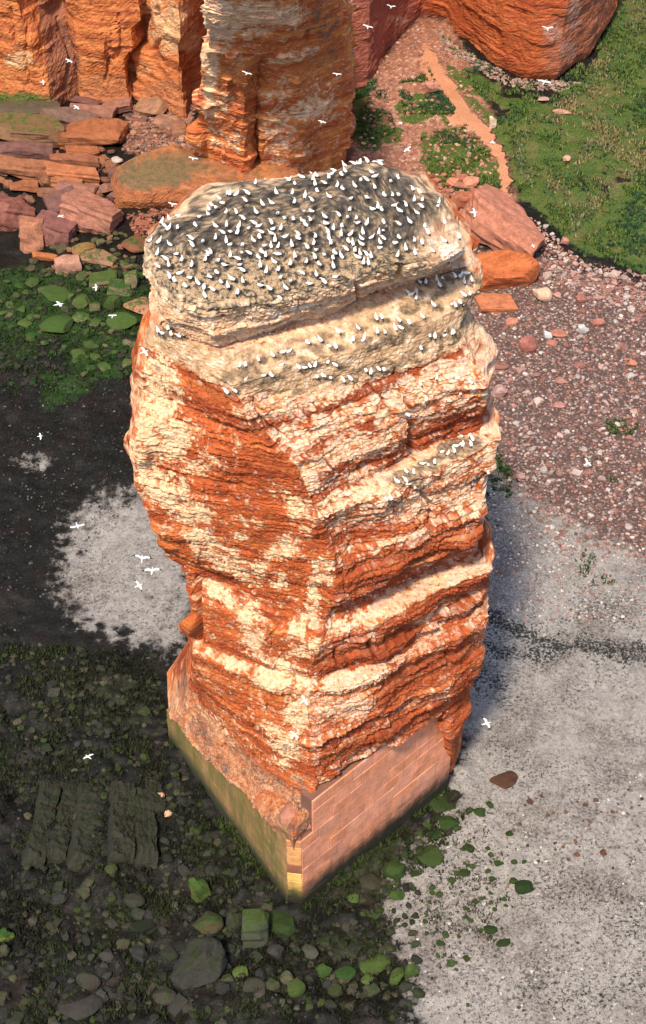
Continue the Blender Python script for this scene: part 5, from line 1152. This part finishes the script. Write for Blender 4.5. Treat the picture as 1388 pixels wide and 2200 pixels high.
# ---- grass: blades on the bank
def grass_mesh(name, batches, seed):
    r = np.random.RandomState(seed); Vs, Cs = [], []
    for n, poly, (h0, h1), cols, clump in batches:
        xy = px_scatter(n, poly, r.randint(9999))
        dens = fbm(np.c_[xy*0.35, xy[:, :1]*0], 3, 77)+.5*fbm(np.c_[xy*1.3, xy[:, :1]*0], 2, 78)
        xy = xy[dens > clump]; n = len(xy); z = gz_np(xy)
        uu, vv = proj(np.c_[xy, z]); keep = (band(uu, vv, PATH, 20) < .45); xy, z = xy[keep], z[keep]; n = len(xy)
        tint = np.array(cols)[np.clip((fbm(np.c_[xy*0.12, xy[:, :1]*0], 3, 79)*1.6+.5+r.normal(0, .16, n))*len(cols), 0, len(cols)-1).astype(int)]*r.uniform(.6, 1.35, (n, 1))
        for b in range(4):
            a = r.uniform(0, 6.28, n); h = r.uniform(h0, h1, n); wd = h*.30; lean = r.uniform(.2, 1.0, n)*h
            off = r.uniform(-.12, .12, (n, 2)); bx_, by_ = xy[:, 0]+off[:, 0], xy[:, 1]+off[:, 1]
            p0 = np.stack([bx_-np.sin(a)*wd, by_+np.cos(a)*wd, z-.03], 1); p1 = np.stack([bx_+np.sin(a)*wd, by_-np.cos(a)*wd, z-.03], 1)
            p2 = np.stack([bx_+np.cos(a)*lean, by_+np.sin(a)*lean, z+h], 1)
            Vs.append(np.stack([p0, p1, p2], 1).reshape(-1, 3)); Cs.append(np.repeat(tint*r.uniform(.8, 1.2, (n, 1)), 3, 0))
    V = np.concatenate(Vs); F = np.arange(len(V)).reshape(-1, 3)
    return link(name, np_mesh(name, V, F, {'tint': np.concatenate(Cs)}, smooth=False), M_GRASS)
M_GRASS = bpy.data.materials.new('grass'); n_, N_, L_2, B_2 = nodes(M_GRASS)
a_ = add(n_, 'ShaderNodeAttribute'); a_.attribute_name = 'tint'; L_2.new(a_.outputs['Color'], B_2.inputs['Base Color']); B_2.inputs['Roughness'].default_value = .7; B_2.inputs['Specular IOR Level'].default_value = .2
GC = [(.030, .075, .030), (.050, .095, .020), (.095, .135, .028), (.06, .125, .024), (.15, .145, .05), (.04, .10, .05), (.20, .165, .075)]
grass = grass_mesh('grass', [
  (24000, [(940, 110), (1080, 195), (1180, 210), (1260, 165), (1310, 80), (1330, -40), (1480, -60), (1480, 600), (1388, 590), (1250, 545), (1170, 480), (1115, 420), (1095, 330), (1030, 240)], (.10, .36), GC, -.02),
  (2600, [(850, 215), (930, 190), (985, 250), (970, 275), (870, 270)], (.10, .32), GC[:3], -.12),
  (3800, [(900, 310), (1000, 290), (1060, 330), (1085, 400), (1050, 430), (930, 400)], (.10, .32), GC[:3], -.05),
  (1500, [(745, 130), (800, 150), (850, 300), (800, 330), (750, 300)], (.12, .35), GC[:2], 0.0),
  (350, [(1045, 890), (1085, 900), (1100, 1060), (1060, 1080)], (.15, .4), [(.02, .06, .012)], 0.0),
  (250, [(1300, 900), (1380, 900), (1370, 930), (1310, 930)], (.12, .3), [(.03, .07, .015)], -.1),
  (200, [(1180, 1170), (1260, 1170), (1330, 1250), (1280, 1260)], (.12, .3), [(.02, .05, .012)], .1),
  (160, [(1245, 940), (1330, 990), (1320, 1040), (1270, 1010)], (.12, .3), [(.03, .06, .02)], .1)], 8)
weed = grass_mesh('seaweed', [
  (15000, [(0, 1380), (330, 1400), (380, 1640), (620, 1990), (900, 1800), (960, 1720), (1010, 1740), (880, 1900), (830, 2000), (890, 2200), (0, 2200)], (.10, .34), [(.010, .011, .006), (.018, .020, .008), (.012, .013, .011), (.026, .034, .010), (.016, .024, .008)], -.05),
  (4500, [(0, 580), (330, 560), (340, 760), (240, 830), (0, 850)], (.10, .32), [(.012, .030, .006), (.022, .055, .010), (.014, .018, .008)], .0),
  (2600, [(0, 820), (310, 800), (290, 1050), (100, 1100), (0, 1400)], (.06, .18), [(.010, .010, .008), (.020, .017, .013), (.014, .020, .010)], .1),
  (900, [(352, 1585), (368, 1580), (500, 1780), (634, 1955), (800, 1815), (962, 1685), (972, 1700), (810, 1840), (634, 1985), (480, 1795)], (.12, .40), [(.010, .014, .005), (.020, .030, .008), (.030, .045, .010)], -.2),
  (900, [(870, 1800), (1000, 1720), (1150, 1900), (1060, 2080), (930, 2060)], (.08, .24), [(.012, .018, .006), (.02, .026, .010)], .18)], 18)
tag(weed, 'dark shaggy seaweed covering the tidal rocks', 'seaweed', kind='stuff')
tag(grass, 'short green grass and herbs on the bank below the bluff', 'grass', kind='stuff')

# weathered rock over the wall corner, part of the stack
for k_, (dx, dy, dz, sc3, rz) in enumerate(((-.05, .30, 7.95, (2.5, 2.2, 1.6), .5), (.95, 1.15, 8.9, (2.0, 1.9, 2.4), -.3))):
    lump = link('rock_lump', rock_mesh('round', 9, 77+k_, sc3), M_BOULDER, sea_stack)
    lump.location = (LUMP_AT[0]+dx, LUMP_AT[1]+dy, dz) if k_ == 0 else tuple(at(666, 1722, 8.8)+np.array([.1, -.1, 0])); lump.scale = sc3; lump.rotation_euler = (.1, .1, rz); lump.color = (.42, .15, .075, 0) if k_ else (.34, .15, .10, 0)
# ------------------------------------------------------------------ birds
M_WHITE = plain('white_plumage', (.82, .82, .80), .6); M_BLACK = plain('black_plumage', (.03, .028, .026), .6); M_BUFF = plain('buff_head', (.72, .58, .34), .6); M_BILL = plain('grey_bill', (.40, .45, .48), .5); M_BROWN = plain('dark_brown_plumage', (.045, .035, .030), .7)
def rings_mesh(rings, seg=8):
    """(x, y, z, ry, rz) rings along the body, closed at both ends"""
    V = []; F = []
    for (x, y, z, ry, rz) in rings:
        for k in range(seg):
            a = 2*math.pi*k/seg; V.append((x, y+ry*math.cos(a), z+rz*math.sin(a)))
    nrg = len(rings)
    for i in range(nrg-1):
        for k in range(seg): F.append((i*seg+k, i*seg+(k+1) % seg, (i+1)*seg+(k+1) % seg, (i+1)*seg+k))
    F.append(tuple(range(seg))[::-1]); F.append(tuple((nrg-1)*seg+k for k in range(seg)))
    return V, F
def bird_mesh(name, V, F, mats, slot):
    me = bpy.data.meshes.new(name); me.from_pydata(V, [], F); me.update()
    for m in mats: me.materials.append(m)
    for i, p in enumerate(me.polygons): p.material_index = slot[i]; p.use_smooth = True
    return me
BL = 0.50
def resting(pose):
    hd = {0: [(.24, 0, .34, .085, .085), (.29, 0, .43, .058, .058), (.31, 0, .50, .060, .058), (.37, 0, .515, .048, .045), (.43, 0, .505, .018, .02), (.52, 0, .485, .004, .005)],
          1: [(.26, .02, .30, .085, .075), (.33, .05, .34, .060, .055), (.38, .09, .37, .060, .055), (.42, .15, .37, .046, .042), (.44, .21, .36, .017, .018), (.46, .30, .345, .004, .004)],
          2: [(.20, -.02, .33, .085, .08), (.20, -.05, .38, .062, .058), (.15, -.08, .40, .060, .055), (.08, -.09, .40, .046, .042), (.02, -.09, .385, .017, .018), (-.07, -.08, .36, .004, .004)]}[pose]
    body = [(-.56, 0, .13, .006, .005), (-.44, 0, .155, .035, .022), (-.28, 0, .185, .095, .075), (-.10, 0, .205, .145, .125), (.06, 0, .225, .152, .14), (.17, 0, .265, .125, .125)]
    V, F = rings_mesh(body+hd); seg = 8; slot = []
    for i in range(len(body+hd)-1): slot += [1 if i <= 1 else (2 if i in (7, 8) else (3 if i > 8 else 0))]*seg
    slot += [1, 3]
    V = [(x*BL, y*BL*1.15, z*BL*1.05) for x, y, z in V]
    # folded wing tips, black, crossed over the tail
    for s in (-1, 1):
        b = len(V)
        pts = [(-.12, .13*s, .29), (-.10, .05*s, .335), (-.56, -.03*s, .17), (-.30, .12*s, .20), (-.36, .10*s, .235), (-.34, .03*s, .265)]
        V += [(x*BL, y*BL, z*BL) for x, y, z in pts]
        F += [(b, b+1, b+5, b+4), (b+4, b+5, b+2), (b, b+4, b+3), (b+3, b+4, b+2)]; slot += [0, 1, 0, 1]
    return bird_mesh('gannet', V, F, [M_WHITE, M_BLACK, M_BUFF, M_BILL], slot)
def flying(dih, sweep, fold):
    body = [(-.50, 0, 0, .006, .005), (-.40, 0, 0, .05, .018), (-.24, 0, 0, .06, .05), (-.05, 0, 0, .085, .08), (.12, 0, 0, .085, .08), (.25, 0, 0, .055, .055), (.34, 0, 0, .048, .045), (.40, 0, 0, .040, .036), (.46, 0, 0, .016, .017), (.54, 0, -.01, .003, .004)]
    V, F = rings_mesh(body); slot = []
    for i in range(len(body)-1): slot += [0 if i < 6 else (2 if i == 6 else 3)]*8
    slot += [0, 3]
    for s in (-1, 1):
        b = len(V); st = [0.0, .30, .62, .92]; y = 0.05; z = .03; x = .06
        secs = []
        for i, (ch_, dx, dz) in enumerate(((.32, 0, 0), (.30, .05, dih), (.21, -sweep*.5, dih*fold), (.04, -sweep, dih*fold*.6))):
            if i: seg_ = st[i]-st[i-1]; y += seg_*math.cos(dz); z += seg_*math.sin(dz); x += dx
            secs.append((x, y*s, z, ch_))
        for (x_, y_, z_, c_) in secs:
            V += [(x_+c_*.45, y_, z_), (x_+c_*.1, y_, z_+.022), (x_-c_*.55, y_, z_), (x_+c_*.1, y_, z_-.010)]
        for i in range(3):
            for k in range(4):
                F.append((b+i*4+k, b+i*4+(k+1) % 4, b+(i+1)*4+(k+1) % 4, b+(i+1)*4+k)); slot.append(1 if i == 2 else 0)
        F.append((b+12, b+13, b+14, b+15)); slot.append(1)
    V = [(x*BL, y*BL, z*BL) for x, y, z in V]
    return bird_mesh('flying_gannet', V, F, [M_WHITE, M_BLACK, M_BUFF, M_BILL], slot)
REST = [resting(k) for k in range(3)]
FLY = [flying(.28, .12, -.3), flying(.05, .16, -1.0), flying(.5, .10, .3), flying(-.15, .2, 1.0)]
def guillemot():
    V, F = rings_mesh([(-.10, 0, .03, .02, .02), (-.06, 0, .08, .055, .05), (0, 0, .16, .07, .07), (.03, 0, .26, .06, .06), (.05, 0, .33, .035, .035), (.06, 0, .37, .037, .035), (.10, 0, .375, .025, .022), (.16, 0, .37, .004, .005)], 6)
    slot = []
    for i in range(7): slot += [1 if 0 < i < 4 and k in (0, 5, 4) and False else (0 if i > 3 else (1 if k in (3, 4, 5) and i < 4 else 0)) for k in range(6)]
    slot += [0, 0]
    return bird_mesh('guillemot', V, F, [M_BROWN, M_WHITE], slot)
GUI = guillemot()
def perch(x, y, label, group, big=1.0):
    loc, nrm = hit(x, y)
    if loc is None: return None
    if nrm.z < 0: nrm = -nrm
    o = link('gannet', REST[rbd.choice((0, 0, 1, 1, 2))])
    # step a little outward on steep rock so the bird stands on it rather than in it
    o.location = loc + Vector((nrm.x, nrm.y, 0))*(0.06*(1-nrm.z)) - Vector((0, 0, .035))
    s = rbd.uniform(.9, 1.12)*big; o.scale = (s, s, s)
    o.rotation_euler = (rbd.uniform(-.1, .1), rbd.uniform(-.22, .15), rbd.choice((rbd.uniform(1.2, 2.6), rbd.uniform(1.2, 2.6), rbd.uniform(0, 6.28))))
    tag(o, label, 'gannet', group)
    return o
# crowded top
for x, y in spots:
    zone = 'on the brown front strip of the stack top' if y > 572 else ('at the left end of the stack top' if x < 470 else ('at the right end of the stack top' if x > 840 else ('in the crowded dark back half of the stack top' if y < 470 else 'in the dark middle of the stack top')))
    perch(x, y, 'white gannet resting '+zone, 'gannets '+zone)
rim_birds = [(322, 514), (345, 478), (362, 470), (385, 462), (410, 456), (428, 462), (452, 440), (470, 424), (488, 410), (505, 400), (525, 397), (548, 392), (575, 390), (598, 388), (622, 386), (648, 380), (672, 376), (698, 372), (720, 366), (742, 356), (760, 350), (776, 346), (790, 344), (852, 380), (884, 402), (905, 408), (925, 418), (942, 430)]
for x, y in rim_birds: perch(x, y+4, 'white gannet perched along the back rim of the stack top', 'gannets on the back rim')
slope = [(929, 541), (954, 519), (984, 513), (954, 479), (890, 545), (791, 567), (815, 538), (440, 636), (374, 604), (600, 640)]
for x, y in slope: perch(x, y, 'lone white gannet on the pale sloping edge of the cap', 'gannets on the pale edge of the cap')
led_r, led_m, led_l, slop2, led_b = (LEDGE[k] for k in 'rmlsb')
for pts, lab, grp in ((led_r, 'white gannet on the rounded right shoulder just below the cap', 'gannets on the right shoulder'), (led_m, 'white gannet in the row on the tan ledge under the cap, right of the crack', 'gannets on the tan ledge, right'), (led_l, 'white gannet on the tan ledge under the cap towards the front corner', 'gannets on the tan ledge, front'), (slop2, 'white gannet scattered on the pale slope on the upper right face', 'gannets on the upper right slope'), (led_b, 'white gannet on the jutting grassy ledge half way up the right side', 'gannets on the middle right ledge')):
    for x, y in pts: perch(x, y, lab, grp)
def seabird(x, y, label, group):
    loc, nrm = hit(x, y)
    if loc is None: return
    o = link('guillemot', GUI); o.location = loc + Vector((nrm.x, nrm.y, 0))*.05 - Vector((0, 0, .03)); s = rbd.uniform(.42, .6); o.scale = (s, s, s)
    o.rotation_euler = (0, 0, rbd.uniform(-2.6, -.4)); tag(o, label, 'guillemot', group)
for pts, n, jx, jy, lab in (
    ([(525, 726), (600, 712), (640, 698), (720, 674)], 26, 5, 4, 'tiny dark guillemot in the line under the cream face of the cap'),
    ([(330, 800), (400, 850), (430, 1000), (340, 940), (310, 1020), (400, 1080)], 40, 40, 30, 'tiny dark guillemot on the pale upper left flank of the stack'),
    ([(440, 1140), (480, 1160), (500, 1170), (560, 1225)], 22, 14, 10, 'tiny dark guillemot on the white patch half way up the left face'),
    ([(480, 1270), (520, 1300), (560, 1330), (570, 1370), (590, 1420)], 24, 16, 12, 'tiny dark guillemot on the white streak low on the left face'),
    ([(740, 1300), (790, 1275), (840, 1245), (880, 1235)], 30, 24, 12, 'tiny dark guillemot on the narrow shelves low on the right face'),
    ([(890, 1165), (940, 1150), (1000, 1140), (1015, 1130)], 20, 12, 10, 'tiny dark guillemot on the shelves near the right outline'),
    ([(590, 1170), (620, 1165), (690, 1210), (670, 1290)], 16, 16, 14, 'tiny dark guillemot on the white patches beside the front corner')):
    for k in range(n):
        t = rbd.random()*(len(pts)-1); i = int(t); f = t-i
        seabird(pts[i][0]*(1-f)+pts[i+1][0]*f+rbd.gauss(0, jx*.6), pts[i][1]*(1-f)+pts[i+1][1]*f+rbd.gauss(0, jy*.6), lab, lab.replace('tiny dark guillemot', 'guillemots'))
# in the air: (x, y, wing span in pixels, heading, pose, label)
AIR = [
 (812, 349, 50, 2.4, 0, 'gannet with spread wings landing at the back of the stack top'),
 (126, 654, 44, .4, 1, 'gannet flying above the green boulders, wings level'),
 (205, 617, 26, .1, 3, 'small gannet gliding over the top of the green boulders'),
 (242, 679, 26, 1.4, 0, 'gannet flying over the large rounded green boulder'),
 (86, 937, 24, .2, 3, 'small gannet gliding low over the dark flat at the left'),
 (310, 756, 40, .5, 1, 'gannet flying close to the left edge of the tan ledge'),
 (166, 1129, 42, -1.2, 1, 'gannet flying over the top of the left sand patch'),
 (305, 1200, 44, 1.6, 2, 'upper of the two gannets flying one above the other by the left face'),
 (327, 1226, 44, 1.5, 0, 'lower of the two gannets flying one above the other by the left face'),
 (298, 1258, 38, .5, 1, 'gannet banking below the pair over the left sand patch'),
 (190, 1626, 36, 2.4, 1, 'gannet flying over the dark weed left of the wall'),
 (654, 1506, 36, .5, 0, 'gannet flying in front of the lower front corner of the stack'),
 (632, 1579, 38, .7, 1, 'bright gannet flying just below the one at the front corner'),
 (645, 1361, 34, 1.0, 2, 'gannet flying across the corner half way down the stack'),
 (1045, 1554, 42, .3, 1, 'gannet flying over the grey sand right of the wall'),
 (1262, 996, 34, .4, 2, 'gannet flying above the pebble beach'),
 (1308, 1517, 24, -.8, 3, 'distant gannet gliding over the sand near the right edge'),
 (1284, 1685, 20, .1, 3, 'small gannet low over the sand near the right edge'),
 (790, 58, 30, 1.5, 0, 'gannet flying in front of the shaded gully wall'),
 (1176, 62, 34, 1.6, 2, 'gannet flying across the face of the orange bluff'),
 (1170, 176, 38, 1.1, 1, 'gannet flying at the lower edge of the orange bluff'),
 (530, 158, 30, 1.4, 0, 'gannet flying in front of the rock pillar'),
 (148, 131, 26, .9, 1, 'gannet flying before the dark cliff recess'),
 (92, 176, 22, .2, 3, 'small gannet flying low before the left cliff'),
 (164, 231, 26, .7, 1, 'gannet flying above the top of the slab pile'),
 (415, 341, 28, 1.5, 0, 'gannet flying beside the foot of the rock pillar'),
 (371, 440, 28, 1.4, 2, 'gannet flying between the shelf and the stack top'),
 (131, 465, 28, 2.6, 1, 'gannet flying over the purple block of the slab pile'),
 (724, 160, 26, 1.5, 0, 'gannet flying at the right edge of the rock pillar'),
 (692, 262, 26, 1.0, 1, 'gannet flying low before the right side of the pillar'),
 (876, 322, 30, 2.4, 0, 'gannet flying over the scree beside the bushes'),
 (860, 264, 22, .3, 3, 'small gannet gliding over the scree above the bushes'),
 (1058, 306, 26, .1, 1, 'gannet flying over the bend of the path'),
 (1018, 456, 34, .1, 3, 'gannet gliding over the pink wedge boulder'),
 (840, 15, 26, 1.5, 2, 'gannet at the top of the picture before the gully'),
 (1145, 528, 20, .2, 3, 'small gannet low over the foot of the pink wedge boulder'),
]
for x, y, span, hd, pose, lab in AIR:
    sc_ = span/(1.78*BL); d = FPX/sc_
    u_, v_ = (x-694)/FPX, (1100-y)/FPX
    o = link('flying_gannet', FLY[pose]); o.location = (u_*d, (_cp+v_*_sp)*d, CAMH+(-_sp+v_*_cp)*d)
    o.rotation_euler = (rbd.uniform(-.3, .3), rbd.uniform(-.1, .1), hd); tag(o, lab, 'gannet', 'gannets in flight')
